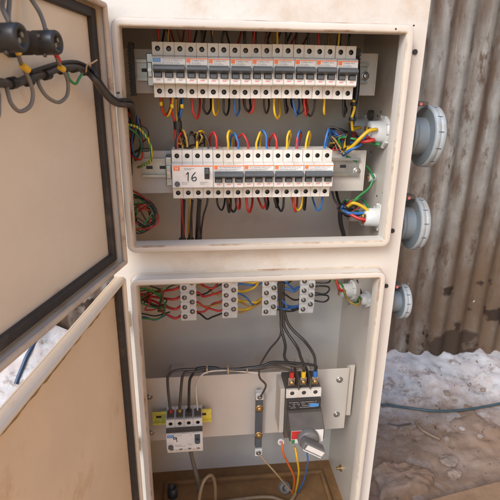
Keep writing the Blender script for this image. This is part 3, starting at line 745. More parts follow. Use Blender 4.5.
for px, py in ((352, 119), (357, 116), (378, 116), (381, 112), (360, 150), (365, 151), (371, 152), (352, 283), (348, 300), (349, 304), (377, 196), (383, 193)):
    p_ = atx(px, py, CR-T); MB().cyl(p_, (-1, 0, 0), .0006, .0022, 8).build('drill_hole', M['slot'], cb)
# ================================================================== WIRES
used = {}
def wire(pts, r, mt, label, group, cat='wire', name='wire', n=7, seg=8):
    pts = [Vector(p) for p in pts]; J = lambda: random.uniform(-.0011, .0011)       # hand-bent, not drawn with a ruler
    pts = pts[:1]+[p+Vector((J(), J(), J())) for p in pts[1:-1]]+pts[-1:]
    P = spline(pts, n)
    used[label] = used.get(label, 0)+1
    o = MB().tube(P, r, seg).build(name, M[mt]); return tag(o, label, cat, group)
def pw(pts): return [at(*p) for p in pts]
CN = dict(red='red', yellow='yellow', blue='blue', black='black', brown='brown', dullyellow='mustard', dark='dark brown', orange_wire='orange', green='green')
U1 = ['blue marked breaker'] + [s+' two-pole breaker' for s in ORD]
U2 = ['breaker numbered 16'] + [s+' three-pole breaker' for s in ORD[:4]]
def which(x, row):
    if row == 1:
        k = (x-R1X)/MOD; return U1[0] if k < 3 else U1[1+min(7, int((k-3)/2))]
    k = (x-R2X)/MOD; return U2[0] if k < 4 else U2[1+min(3, int((k-4)/3))]
def loopset(row, side, items, r=.0018):
    """items: (pixel x, colour); wires that leave the terminals and curl back behind the plate"""
    z0 = (R1Z if row == 1 else R2Z)+(.085 if side > 0 else 0)
    x00 = R1X if row == 1 else R2X; cnt = 19 if row == 1 else 16
    names = {}
    res = []
    for px, c_ in items:
        x = at(px, 100 if row == 1 else 195, .095).x
        k = max(0, min(cnt-1, round((x-x00)/MOD-.5))); xt = x00+(k+.5)*MOD
        res.append((x, xt, c_, which(xt, row)))
    tot = {}
    for q in res: tot[(q[2], q[3])] = tot.get((q[2], q[3]), 0)+1
    seen = {}
    for x, xt, c_, wh in res:
        key = (c_, wh); i = seen.get(key, 0); seen[key] = i+1
        pos = '' if tot[key] == 1 else ((' left ', ' right ')[i] if tot[key] == 2 else (' left ', ' middle ', ' right ', ' rightmost ')[i])
        lab = '%s%swire %s the %s of the %s row' % (CN[c_], pos if pos else ' ', 'curling under' if side < 0 else 'rising above', wh, 'upper' if row == 1 else 'lower')
        s = side; dpt = random.uniform(.024, .036) if s < 0 else random.uniform(.024, .032); sx = random.choice((-1, 1, 1))*random.uniform(.008, .016); j = random.uniform(-.002, .002)
        if row == 1 and side > 0: dpt = random.uniform(.026, .04)
        pts = [(xt, .094, z0-s*.006), (xt+j, .093, z0+s*.006), (xt+sx*.12, .094, z0+s*dpt*.70), (xt+sx*.5, .102, z0+s*dpt), (xt+sx*.9, .116, z0+s*dpt*.72),
               (xt+sx*1.05, .132, z0+s*.010), (xt+sx, .143, z0-s*.012)]
        if row == 1 and side > 0: pts[-3:] = [(xt+sx, .150, z0+s*dpt*1.1), (xt+sx+j, .20, z0+s*.028), (xt+sx*2, .24, z0-.01)]
        wire(pts, r*random.uniform(.9, 1.15), c_, lab, 'loops of wire at the %s row' % ('upper' if row == 1 else 'lower'))
loopset(1, 1, [(158, 'red'), (169, 'dullyellow'), (175, 'black'), (187, 'red'), (201, 'black'), (209, 'dullyellow'), (217, 'black'), (228, 'black'), (243, 'black'), (250, 'red'), (257, 'black'), (263, 'brown'),
               (272, 'yellow'), (281, 'black'), (292, 'black'), (303, 'black'), (313, 'red'), (321, 'brown'), (331, 'yellow'), (340, 'black'), (350, 'black')])
loopset(1, -1, [(161, 'red'), (171, 'yellow'), (181, 'blue'), (192, 'red'), (200, 'black'), (211, 'yellow'), (222, 'black'), (233, 'blue'), (241, 'black'), (255, 'red'), (262, 'black'), (273, 'yellow'),
                (284, 'black'), (292, 'blue'), (300, 'black'), (308, 'red'), (318, 'black'), (329, 'yellow'), (340, 'black'), (351, 'black')])
loopset(2, 1, [(179, 'red'), (179, 'black'), (189, 'dullyellow'), (190, 'black'), (199, 'black'), (199, 'yellow'), (208, 'dark'), (216, 'red'), (227, 'yellow'), (239, 'blue'), (246, 'red'), (256, 'yellow'), (264, 'blue'), (272, 'red'), (280, 'yellow'),
               (298, 'red'), (292, 'blue'), (307, 'yellow'), (322, 'blue')], .0020)
loopset(2, -1, [(218, 'black'), (229, 'brown'), (229, 'black'), (240, 'black'), (240, 'red'), (251, 'red'), (261, 'black'), (270, 'red'), (278, 'black'), (287, 'black'), (298, 'red'), (306, 'yellow'), (306, 'black'), (322, 'blue')], .0020)
# ferrule sleeves on the short leads under the blue marked breaker
for px, py in ((161, 103.5), (172, 106), (182, 106)):
    p = at(px, py, .09); t = tag(MB().lathe(p+Vector((0, 0, -.004)), (0, 0, 1), [(0, .0014), (0, .0030), (.007, .0030), (.007, .0020)], 10).build('marker_sleeve', M['yellow']),
        'yellow marker sleeve on the %s lead under the blue marked breaker' % ['left', 'middle', 'right'][[161, 172, 182].index(px)], 'sleeve', 'yellow marker sleeves')
# vertical bundle between the rows and three cables down to the floor of the upper compartment
for i, (c_, dx) in enumerate((('red', -2.5), ('dullyellow', 0), ('black', 2.5))):
    wire(pw([(171+i*5, 99, .098), (174+dx+i*2, 110, .10), (177+dx, 121, .105), (178+dx, 132, .105), (178+i*6-1, 148, .10), (178+i*9, 156, .09)]), .0021, c_,
         '%s wire of the taped bundle joining the blue marked breaker to breaker 16' % CN[c_], 'taped bundle between the rows')
p0, p1 = at(177.5, 121, .105), at(178, 129, .105); tag(MB().tube([p0, p1], .0075, 12).build('tape_wrap', M['black']), 'black tape wrapped round the bundle above breaker 16', 'tape')
for i, (xa, xb, c_) in enumerate(((181, 184, 'red'), (190, 189, 'dullyellow'), (198, 196, 'black'), (207, 201, 'dark'))):
    wire(pw([(xa, 192, .088), (xa, 203, .088), ((xa+xb)/2, 215, .12), (xb, 232, .17), (xb, 245, .19)]), .0019, c_, '%s lead dropping from the breaker numbered 16 to the compartment floor' % CN[c_], 'leads under breaker 16')
for i, x in enumerate((182.5, 190.5, 198.5)):
    wire(pw([(x+1, 200, .165), (x, 215, .17), (x, 232, .172), (x, 246, .18)]), .0042, 'dark', 'thick dark cable rising from the floor under breaker 16, %s of three' % ['left', 'middle', 'right'][i], 'dark cables under breaker 16', 'cable', 'cable')
    p = at(x, 240, .175); tag(MB().cyl(p+Vector((0, 0, -.012)), (0, 0, 1), .016, .0075, 12).build('cable_gland', M['brown_plastic']), 'dark gland where the %s dark cable under breaker 16 enters the floor' % ['left', 'middle', 'right'][i], 'cable gland', 'floor glands')

# left wiring of the upper compartment
wire(pw([(118, 92, .0), (124, 100, .05), (129, 106, .10), (131, 118, .12), (133, 135, .13), (131, 150, .14), (131, 175, .15)]), .0030, 'black', 'thick black cable down the left side of upper compartment', 'left side wiring', 'cable', 'cable')
wire(pw([(122, 98, .05), (128, 112, .10), (134, 124, .12), (131, 136, .12), (130, 160, .14)]), .0016, 'red', 'red wire down the left side beside the green yellow earth wire', 'left side wiring')
wire(pw([(122, 104, .06), (127, 118, .11), (131, 128, .125), (129, 145, .14)]), .0014, 'blue', 'thin blue wire down the left side of upper compartment', 'left side wiring')
wire(pw([(127, 124, .08), (136, 127, .09), (144, 133, .09), (149, 142, .09), (151, 152, .095), (150, 161, .10), (143, 165, .11), (138, 167.5, .1405)]), .0024, 'earth', 'green and yellow striped earth wire bending to the lower rail', 'left side wiring')
wire(pw([(127, 127, .08), (134, 132, .09), (140, 139, .10), (141, 150, .11), (136, 160, .13)]), .0018, 'green', 'plain green wire inside the striped earth wire bend', 'left side wiring')
wire(pw([(128, 122, .09), (138, 124, .10), (147, 129, .10), (149, 136, .10), (143, 142, .11)]), .0011, 'black', 'thin black wire curling above the striped earth wire', 'left side wiring')
p = at(145.5, 150, .088); tag(MB().box(p.x-.006, p.x+.006, p.y-.004, p.y+.005, p.z-.003, p.z+.003).build('cable_tie', M['black'], None, .001), 'black tie on the green and yellow earth wire', 'cable tie')
for i, (c_, pts) in enumerate((('black', [(122, 218, .07), (135, 221, .09), (147, 226, .10), (157, 218, .10), (153, 206, .11), (140, 197, .12), (131, 194, .14)]),
                  ('red', [(124, 230, .07), (138, 229, .09), (152, 228, .09), (159, 219, .10), (155, 208, .11), (145, 198, .12), (132, 190, .14)]),
                  ('green', [(122, 236, .07), (134, 232, .09), (146, 222, .10), (152, 211, .11), (143, 200, .12), (130, 193, .14)]),
                  ('dark', [(122, 224, .07), (136, 233, .09), (147, 230, .10), (155, 222, .10), (150, 203, .12), (136, 192, .14)]),
                  ('brown', [(126, 214, .08), (139, 219, .10), (150, 225, .10), (158, 216, .10), (150, 201, .12), (131, 197, .14)]))):
    wire(pw(pts), .0015, c_, '%s wire in the tangle at lower left of upper compartment' % CN[c_], 'tangle at the lower left')

# right side wiring of the upper compartment
wire(pw([(357, 52, .13), (358, 75, .12), (357, 95, .115), (353, 110, .115), (352, 125, .12), (348, 140, .14), (344, 150, .16), (342, 158, .19), (341, 165, .23)]), .0046, 'black', 'thick black trunk cable dropping from the upper breaker row into the gland wires', 'right side wiring', 'cable', 'cable')
wire(pw([(353.5, 100, .108), (354.5, 108, .108), (352, 118, .11), (352.5, 130, .12)]), .0026, 'yellow', 'yellow wire tied along the thick black trunk cable', 'right side wiring')
for py in (104, 119): 
    p = at(354 if py == 104 else 352.5, py, .11); tag(MB().lathe(p+Vector((0, 0, -.003)), (0, 0, 1), [(0, .004), (0, .0068), (.006, .0068), (.006, .004)], 12).build('cable_tie', M['black']), 'black tie round the trunk cable, %s one' % ('upper' if py == 104 else 'lower'), 'cable tie')
def gp_(i, dy=0, dz=0): return GL[i]+Vector((0, dy, dz))
A = lambda *p: at(*p)
for c_, pts, lab, r in (
    ('yellow', [A(343, 152, .15), A(352, 146, .13), A(360, 138, .12), A(368, 131, .12), A(376, 129, .125), gp_(1, .0, .004)], 'yellow wire to the front upper gland, lower of two', .0030),
    ('yellow', [A(344, 150, .15), A(348, 136, .14), A(353, 130, .15), A(360, 127.5, .18), gp_(0, .0, .003)], 'yellow wire to the rear upper gland', .0026),
    ('blue', [A(343, 155, .15), A(352, 149, .13), A(359, 145, .13), A(362, 139, .15), gp_(0, -.005, -.01)], 'blue wire to the rear upper gland', .0028),
    ('blue', [A(341, 138, .15), A(336, 134, .15), A(332, 131, .16), A(330, 130, .17), A(334, 137, .17), A(346, 142, .15), A(360, 141, .14), gp_(1, .0, -.006)], 'blue wire looping left before the front upper gland', .0024),
    ('red', [A(341, 140, .16), A(350, 137, .15), A(362, 141, .13), A(374, 140, .125), gp_(1, -.004, -.010)], 'red wire to the front upper gland', .0030),
    ('red', [A(333, 133, .17), A(345, 135, .16), A(356, 134, .18), gp_(0, -.008, -.003)], 'red wire to the rear upper gland', .0022),
    ('green', [A(341, 147, .15), A(339, 139, .14), A(345, 137, .14), A(355, 139, .13), A(368, 143, .14), A(380, 145, .13), gp_(1, .004, -.016)], 'green wire to the front upper gland', .0020),
    ('green', [A(346, 156, .15), A(356, 161, .15), A(367, 166, .16), A(372, 173, .165), A(374, 178, .155)], 'green wire running down to the pale earth clamp', .0020),
    ('green', [A(373, 180, .155), A(369, 188, .15), A(358, 197, .14), A(349, 205, .14), A(346, 206, .15)], 'green wire from the earth clamp to the lower glands', .0020),
    ('black', [A(342, 151, .15), A(334, 143, .15), A(328, 133, .16), A(331, 128, .17), A(341, 130, .16), A(350, 134, .16)], 'black wire looping beside the upper glands', .0022),
    ('grey', [A(343, 153, .15), A(331, 139, .16), A(328, 129, .16), A(334, 127, .16), A(344, 133, .16)], 'grey wire looping beside the upper glands', .0020),
    ('dullyellow', [A(344, 154, .14), A(335, 139, .15), A(327, 136, .16), A(328, 130, .17), A(338, 128.5, .17)], 'mustard wire looping beside the upper glands', .0018),
    ('yellow', [A(348, 206, .13), A(354, 203, .12), A(362, 206, .12), A(368, 212, .12), gp_(3, 0, .002)], 'yellow wire to the front lower gland', .0028),
    ('blue', [A(340, 208, .15), A(348, 213, .13), A(358, 213.5, .13), A(368, 212, .13), A(374, 214, .13), gp_(3, .004, .006)], 'blue wire to the front lower gland', .0028),
    ('red', [A(341, 209, .15), A(350, 214, .13), A(358, 218, .12), A(366, 220, .115), gp_(3, -.002, -.008)], 'red wire to the front lower gland', .0028),
    ('green', [A(347, 210, .14), A(351, 204, .13), A(358, 199, .14), A(363, 200, .17), A(368, 208, .13), gp_(3, .006, .010)], 'green wire to the front lower gland', .0020),
    ('black', [A(335, 184, .23), A(338, 199, .17), A(343, 206, .14), A(352, 209, .14), A(360, 214, .17), gp_(2, 0, -.006)], 'black wire to the rear lower gland', .0024),
    ('grey', [A(331, 184, .23), A(334, 198, .18), A(340, 206, .15), A(350, 211, .15), gp_(2, -.004, .004)], 'grey wire to the rear lower gland', .0020),
    ('dullyellow', [A(346, 207, .14), A(352, 201, .15), A(358, 201, .17), gp_(2, .002, .008)], 'mustard wire to the rear lower gland', .0020),
    ('black', [A(340, 206, .15), A(341, 222, .16), A(344, 238, .18), A(345, 248, .19)], 'black cable dropping from the lower glands to the floor', .0040),
    ):
    wire(pts, r*1.2, c_, lab, 'wires at the right wall glands')

def tangle(cx, cy, Y, sx, sy, cols, where, group, n_=7):
    for c_ in cols:
        a0 = random.uniform(0, 6.28); pts = []
        for k in range(n_):
            a_ = a0+k*random.uniform(.7, 1.1); rr = random.uniform(.45, 1.0)
            pts.append(at(cx+sx*rr*math.cos(a_), cy+sy*rr*math.sin(a_), Y+random.uniform(-.02, .02)))
        wire(pts, random.uniform(.0013, .0020), c_, '%s wire lost in the tangle %s' % (CN.get(c_, c_), where), group)
tangle(343, 143, .155, 14, 12, ['blue', 'black', 'green', 'grey', 'red', 'dullyellow', 'brown'], 'beside the upper white glands', 'wires at the right wall glands')
tangle(349, 208, .150, 12, 9, ['blue', 'black', 'green', 'grey', 'brown', 'red'], 'beside the lower white glands', 'wires at the right wall glands')
tangle(136, 140, .130, 8, 26, ['black', 'red', 'brown', 'blue'], 'beside the striped earth wire', 'left side wiring')
tangle(143, 215, .110, 13, 17, ['black', 'red', 'brown', 'green'], 'at the left lip below the lower rail', 'tangle at the lower left', 9)
tangle(154, 301, .180, 14, 13, ['black', 'green', 'brown', 'red'], 'by the lip left of the first terminal strip', 'tangle left of the first terminal strip', 8)
tangle(190, 141, .110, 14, 9, ['black', 'dullyellow', 'dark', 'brown'], 'directly above the breaker numbered 16', 'loops of wire at the lower row', 6)
# ------------------------------------------------------------------ door lamps and harness
def onU(px, py, h):          # point on the upper door's inner plane, lifted by h
    d = ray(px, py); o = XU(Vector((0, h, 0))); return CAM + d*((o-CAM).dot(nU)/d.dot(nU))
def lamp(px, py, L, r, label):
    e = onU(px, py, L); base = e - nU*L
    t = thing('pilot_lamp', base, label, 'lamp holder', 'lamp holders on the upper door')
    b = MB(); b.lathe(base, nU, [(.0004, r*1.15), (.006, r*1.15), (.006, r*.98), (L*.45, r*.98), (L*.47, r*.90), (L*.52, r*.90), (L*.54, r), (L-.002, r), (L, r*.93), (L, r*.62), (L-.004, r*.60), (L-.004, 0)], 26)
    b.build('holder_body', M['black_plastic'], t)
    a = nU.orthogonal().normalized(); c_ = nU.cross(a)
    for k in range(2):
        q = base + nU*(L-.004) + a*(r*.30*(1 if k else -1)); MB().cyl(q, nU, .003, r*.2, 10).build('terminal_screw', M['screw'], t)
    k = MB()
    for i in range(4):
        th = 2*math.pi*i/4+.4; u = a*math.cos(th)+c_*math.sin(th); q = base+nU*L*.76+u*r*.97; k.cyl(q, u, .003, r*.16, 8)
    k.build('clip_lugs', M['brown_plastic'], t)
lamp(22, 37.5, .058, .0125, 'dark lamp holder on the upper door, the one nearer the left edge')
lamp(58, 42.5, .055, .0120, 'dark lamp holder on the upper door, the one nearer the hinges')
def D(px, py, h): return onU(px, py, h)
hp_ = [D(-14, 86, .02), D(0, 84, .016), D(14, 83, .014), D(30, 78, .014), D(45, 73, .014), D(60, 69, .015), D(76, 68, .017), D(88, 73, .020), at(95, 80, -.085), at(102, 90, -.07), at(110, 99.5, -.045), at(117, 103.5, -.020), at(124.5, 104.5, -.010), at(130, 105.5, .012), at(133, 111, .05), at(133, 124, .10)]
wire(hp_, .0046, 'dark', 'dark taped wiring harness crossing from the upper door into the cabinet', 'door wiring', 'cable', 'harness')
wire([p_+Vector((.002, -.001, .006)) for p_ in hp_[3:]], .0024, 'black', 'black cable tied along the door harness', 'door wiring', 'cable', 'cable')
for i, (px, py) in enumerate(((10, 83.5), (26, 81), (44, 75), (60, 69.5), (72, 68), (84, 71))):
    p = D(px, py, .015); q = D(px+4.5, py-1, .015)
    tag(MB().tube([p, q], .0062, 10).build('tape_wrap', M['black']), 'black tape wrap on the door harness, %s from the door edge' % ORD[i], 'tape', 'tape wraps on the door harness')
for i, pts in enumerate((
    [D(5, -6, .012), D(3, 4, .02), D(5, 12, .03), D(9, 22, .035), D(9.5, 30, .035)], [D(10, -6, .012), D(8.5, 6, .02), D(8, 16, .03), D(9, 28, .035)],
    [D(28, -6, .010), D(34, 4, .016), D(40, 13, .022), D(44, 24, .028), D(46, 33, .030)])):
    wire(pts, .0024, 'grey', ['grey wire into the left lamp holder from above, left one', 'grey wire into the left lamp holder from above, right one', 'grey wire into the right lamp holder from above'][i], 'door wiring')
for i, pts in enumerate((
    [D(18, 52, .032), D(21, 60, .032), D(25, 70, .030), D(30, 82, .030), D(33, 95, .030), D(29, 107, .028), D(20, 110.5, .026), D(12, 104, .022), D(7, 92, .018), D(6, 83, .014)],
    [D(55.5, 53, .034), D(59, 62, .034), D(63, 69, .034), D(67.5, 80, .032), D(67, 94, .030), D(60, 103, .028), D(51, 101, .024), D(43, 92, .020), D(39, 82, .016), D(42, 76, .014)],
    [D(-12, 120, .03), D(-3, 116, .03), D(-.5, 104, .03), D(-3, 92, .02), D(-8, 86, .016)])):
    wire(pts, .0021, 'grey', ['grey wire looping from the left lamp holder under the harness', 'grey wire looping from the right lamp holder under the harness', 'grey wire loop at the far left door edge'][i], 'door wiring')
for lab, c_, pa, pb, r in (('small yellow sleeve on the wire at the left lamp holder', 'yellow', (17.5, 50, .032), (19, 54.5, .032), .0030), ('yellow tag sleeve on the wire below the left lamp holder', 'yellow', (22, 65.5, .031), (28, 70, .031), .0036),
                           ('yellow sleeve below the red sleeve of the right lamp holder', 'yellow', (60, 67, .034), (63.5, 69.5, .034), .0034), ('red sleeve on the wire under the right lamp holder', 'red', (55.5, 53.5, .034), (59.5, 62, .034), .0027)):
    tag(MB().tube([D(*pa), D(*pb)], r, 10).build('marker_sleeve', M[c_]), lab, 'sleeve', 'sleeves on the door wiring')
wire([D(67, 73, .02), D(71, 81, .026), D(75, 83, .026), D(80, 79, .024), D(82, 74, .022)], .0016, 'green', 'small green wire loop under the door harness', 'door wiring')
wire([D(86, 72, .024), D(87, 66, .028), D(91, 64, .032), D(97, 60, .036)], .0011, 'tan', 'beige tie end sticking out of the door harness', 'door wiring', 'cable tie', 'cable_tie')

# ------------------------------------------------------------------ lower compartment wires
T0, T1, T2, T3 = TBP
def hop(xa, xb, z, c_, lab, dz=.004, r=.0024):
    z1 = z+random.choice((0, .0235, -.0235, 0, 0)); d = xb-xa; u = random.uniform
    if z1 < z-.001 and 'lowest' == lab.split()[0]: z1 = z
    y1 = TBY-.006+u(-.014, .006)
    wire([(xa-.004, TBY+.006, z), (xa+d*.10, TBY-.001, z+u(-.001, .002)), (xa+d*u(.28, .40), y1, z*.75+z1*.25+u(-.005, .003)), (xa+d*u(.58, .72), y1+u(-.008, .008), z*.25+z1*.75+u(-.006, .003)),
          (xb-d*.10, TBY-.001, z1+u(-.001, .002)), (xb+.004, TBY+.006, z1)], r, c_, lab, 'jumper wires between the terminal strips')
LV = ['lowest', 'second lowest', 'third lowest', 'fourth lowest']
for i in range(4):
    z = .0120+i*.0235
    hop(T0[0]+T0[1], T1[0], T0[2]+z+.010, 'red', '%s red jumper between the first and second terminal strips' % LV[i])
    hop(T0[0]+T0[1]+.001, T1[0], T0[2]+z+.004, 'dullyellow' if i % 2 else 'black', '%s %s jumper between the first and second terminal strips' % (LV[i], 'mustard' if i % 2 else 'black'), .007, .0020)
    hop(T1[0]+T1[1], T2[0], T1[2]+z+.010, 'yellow', '%s yellow jumper between the second and third terminal strips' % LV[i])
    hop(T1[0]+T1[1]+.001, T2[0], T1[2]+z+.002, 'blue' if i > 1 else 'dullyellow', '%s %s jumper between the second and third terminal strips' % (LV[i], 'blue' if i > 1 else 'mustard'), .008, .0020)
    hop(T2[0]+T2[1], T3[0], T2[2]+z+.010, 'blue', '%s blue jumper between the third and fourth terminal strips' % LV[i])
    hop(T2[0]+T2[1]+.001, T3[0], T2[2]+z+.003, 'black', '%s black jumper between the third and fourth terminal strips' % LV[i], .007, .0021)
    z2 = T0[2]+z
    wire([(T0[0], TBY+.006, z2), (T0[0]-.012, TBY-.003, z2-.001), (T0[0]-.030, TBY+.002, z2+.004-.003*i), (T0[0]-.055, TBY+.012, T0[2]+.052+.012*(i-1.5)), (T0[0]-.085, TBY+.014, T0[2]+.060+.003*(i-1.5)), (T0[0]-.125, TBY+.01, T0[2]+.066+.002*i)], .0030, 'red', '%s red lead on the left of the first terminal strip' % LV[i], 'red leads of the first terminal strip')
for i, (za, zb2) in enumerate(((.030, .042), (.050, .064), (.075, .088))):
    x = T3[0]+T3[1]
    wire([(x, TBY+.006, T3[2]+za), (x+.020, TBY-.004, T3[2]+za+.002), (x+.032, TBY, T3[2]+za+.006), (x+.030, TBY+.004, T3[2]+zb2), (x+.012, TBY+.004, T3[2]+zb2+.002), (x, TBY+.008, T3[2]+zb2)], .0020, 'black', '%s black loop on the right of the fourth terminal strip' % LV[i], 'black loops of the fourth terminal strip')
for i, (c_, pts) in enumerate((('green', [(128, 293, .10), (142, 289, .13), (155, 293, .16), (164, 302, .18), (165, 312, .18), (157, 319, .15), (142, 318, .11), (128, 321, .08)]),
                 ('earth', [(130, 288, .10), (146, 288, .15), (160, 290, .18), (170, 287, .20), (182, 283, .21)]),
                 ('black', [(128, 312, .09), (142, 313, .11), (155, 316, .15), (164, 314, .18), (170, 312, .19)]),
                 ('brown', [(130, 295, .11), (148, 290, .15), (158, 296, .17), (166, 304, .19), (170, 308, .20)]),
                 ('black', [(150, 286, .18), (163, 289, .19), (172, 286, .20), (183, 282, .21)]),
                 ('blue', [(130, 322, .08), (143, 317, .12), (155, 320, .15), (166, 315, .19)]))):
    wire(pw(pts), .0016, c_, '%s wire curling left of the first terminal strip%s' % ('striped green yellow' if c_ == 'earth' else CN[c_], ', upper one' if i == 4 else ', lower one' if i == 2 else ''), 'tangle left of the first terminal strip')
# trunk down to the breaker lugs
lx = [MX0+(MX1-MX0)*(k+.5)/3 for k in range(3)]; lz = MZT+.036
for k, pts in enumerate(([(279, 282, .20), (281, 310, .20), (281, 328, .19), (285, 345, .16), (284.5, 358, .12)], [(281, 282, .20), (283, 312, .20), (285, 328, .19), (297, 347, .16), (301, 357, .12)], [(283, 282, .20), (285, 312, .20), (290, 327, .19), (305, 342, .16), (314, 355, .12)])):
    wire(pw(pts)+[Vector((lx[k], MYF+.016, lz+.012)), Vector((lx[k], MYF+.0125, lz-.002))], .0034, 'dark', 'dark supply cable from the terminal strips to the %s lug' % ['red taped', 'yellow taped', 'blue taped'][k], 'dark supply cables', 'cable', 'cable')
wire(pw([(278, 283, .20), (280, 315, .20), (280, 335, .19), (270, 350, .16), (262, 361, .13), (259.5, 370, .12), (260, 378, .115), (265, 384, .112), (265, 388, .112), (261, 396, .118)]), .0022, 'dark', 'thin brown cable from the terminal strips to the link bar', 'dark supply cables', 'cable', 'cable')
# three dark cables and one pale wire from breaker 9 across to the lugs
RX = at(166.5, 440, .062).x; ZT9 = zb+.085
for k in range(4):
    xt = RX+.0762/4*(k+.5)
    if k < 3:
        py = (369.5, 371.0, 368.0)[k]; px0 = (176, 187, 197)[k]
        pts = [Vector((xt, .092, ZT9-.006)), Vector((xt, .092, ZT9+.012))] + pw([((167.5, 181.5, 189.5)[k], 385 - k, .10), ((169, 183, 192)[k], 376-k*.5, .10), (px0+1, py+.5, .10), (205+k*4, py-.8, .10), (225, 369-k*.6+k, .095), (245, 370-k, .09), (262, 369-k*1.5, .088), (275, 366-k*2, .09)]) + [Vector((lx[k]-.006, MYF+.008, lz+.008+k*.004)), Vector((lx[k], MYF+.012, lz))]
        wire(pts, .0030, 'dark' if k < 2 else 'black', 'dark cable from breaker 9 to the %s lug' % ['red taped', 'yellow taped', 'blue taped'][k], 'dark cables from breaker 9', 'cable', 'cable')
        MBp = MB().tube([(xt, .092, ZT9+.0005), (xt, .092, ZT9+.010)], .0038, 10)
        tag(MBp.build('colour_sleeve', M[('red', 'dullyellow', 'black')[k]]), '%s sleeve on a cable end at the top of breaker 9' % ('red', 'mustard', 'black')[k], 'sleeve', 'sleeves at breaker 9')
    else:
        wire([Vector((xt, .092, ZT9-.006)), Vector((xt, .092, ZT9+.010))] + pw([(195.5, 388, .09), (199, 379, .085), (204, 373.5, .085), (212, 371.5, .09), (230, 370.5, .092), (248, 371.5, .09), (258, 373, .09)]), .0017, 'white_wire', 'thin pale wire from the top right of breaker 9', 'dark cables from breaker 9')
for k, px in enumerate((207, 228, 247)):
    p = at(px, 369.3, .0935); tag(MB().box(p.x-.002, p.x+.002, p.y-.008, p.y+.008, p.z-.007, p.z+.007).build('cable_tie', M['tan'], None, .002), 'brown tie round the cables from breaker 9, %s' % ['nearest breaker 9', 'middle one', 'nearest the link bar'][k], 'cable tie')
# cables to the floor
FZ = -.785
wire(pw([(190, 440, .10), (190, 448, .11), (193, 462, .13), (197, 478, .15)])+[atz(199, 492, FZ+.01)], .0048, 'grey', 'grey flat cable dropping from breaker 9 to the floor', 'cables in the cabinet floor', 'cable', 'cable')
wire(pw([(198, 512, .08), (200, 495, .09), (204, 481, .10), (210, 475.5, .11), (214, 480, .12), (215, 492, .13), (215, 510, .14)]), .0042, 'dull_tan', 'tan cable arching up from the cabinet floor', 'cables in the cabinet floor', 'cable', 'cable')
e = atz(294, 494, FZ+.012)
wire(pw([(260.5, 455, .124), (263, 459, .122), (275, 472, .14), (285, 484, .17)])+[e], .0021, 'tan', 'tan wire from the link bar down to the floor', 'cables in the cabinet floor')
wire(pw([(281.5, 441, .09), (283, 452, .08), (288, 464, .10), (294, 478, .14)])+[e+Vector((-.004, 0, 0))], .0024, 'orange_wire', 'orange red wire from under the rotary breaker to the floor', 'cables in the cabinet floor')
wire(pw([(295, 447, .09), (297, 458, .085), (299, 470, .11), (298, 482, .15)])+[e+Vector((.003, 0, 0))], .0026, 'yellow', 'yellow wire from under the rotary breaker to the floor', 'cables in the cabinet floor')
wire(pw([(307, 452, .10), (308, 462, .10), (306, 474, .13), (302, 484, .16)])+[e+Vector((.008, 0, .002))], .0020, 'blue', 'blue wire from under the rotary breaker to the floor', 'cables in the cabinet floor')
wire([e+Vector((.004, 0, 0)), e+Vector((-.02, -.02, -.004)), atz(270, 497, FZ+.006), atz(240, 499, FZ+.006), atz(200, 506, FZ+.006)], .0048, 'dull_tan', 'tan sheathed cable lying across the cabinet floor', 'cables in the cabinet floor', 'cable', 'cable')
p = atz(173, 496, FZ); tag(MB().lathe(p, (0, 0, 1), [(0, .013), (.030, .012), (.030, .0085), (.012, .0080), (.012, 0)], 22).build('floor_gland', M['black_plastic']), 'open black gland standing in the left of the cabinet floor', 'cable gland')
p = atz(284, 493, FZ+.004); tag(MB().lathe(p+Vector((0, .01, .012)), (.25, -1, .5), [(0, .016), (.014, .016), (.016, .013), (.016, .008), (.004, .008), (.004, 0)], 22).build('floor_gland', M['grey']), 'grey gland lying at the right of the cabinet floor', 'cable gland')
# gland wires of the lower compartment
wire([A(334, 281, .21), A(340, 283, .19), A(343, 288, .17), A(348, 300, .13), A(358, 305.5, .12), gp_(5)], .0022, 'dullyellow', 'mustard wire to the front gland of lower compartment', 'wires at the lower glands')
wire([A(334, 280, .21), A(342, 284, .18), A(346, 297, .15), A(354, 303, .13), gp_(5, .004, .004)], .0020, 'green', 'green wire to the front gland of lower compartment', 'wires at the lower glands')
wire([A(336, 279, .20), A(339, 289, .18), A(345, 291, .17), gp_(4)], .0030, 'red', 'red wire to the rear gland of lower compartment', 'wires at the lower glands')
wire([A(352, 303, .16), A(360, 300, .16), A(361, 288, .2), A(357, 280, .22)], .0020, 'black', 'black wire curling behind the rear gland of lower compartment', 'wires at the lower glands')

# ================================================================== THINGS ON THE GROUND
def gpt(px, py, up=0):                    # where a view ray meets heap or ground
    d = ray(px, py); t = .6
    while t < 4:
        p = CAM+d*t
        zz = max(gh(p.x, p.y), heap_h(p.x, min(p.y, wall_y(p.x))) if p.y > .36 else -9)
        if p.z <= zz+up or p.y > wall_y(p.x)-.02: return Vector((p.x, min(p.y, wall_y(p.x)-.02), zz+up)) if p.y < wall_y(p.x)-.02 else Vector((p.x, wall_y(p.x)-.03, p.z))
        t += .004
    return CAM+d*2
wire([Vector((-.9, .93, GZ+.09)), Vector((-.3, .90, GZ+.085)), Vector((.3, .93, GZ+.08)), gpt(330, 398, .012)]+[gpt(x, y, .010) for x, y in ((352, 401), (378, 405), (395, 406.5), (412, 408.5), (432, 411), (452, 411.5), (472, 409), (488, 406), (502, 403.5), (530, 398))]+[Vector((2.1, 1.0, GZ+.09)), Vector((2.9, .8, GZ+.02))], .0055, 'site_cable', 'blue grey cable lying on the white rubble beside the wall', 'site cables', 'cable', 'cable', 8, 10)
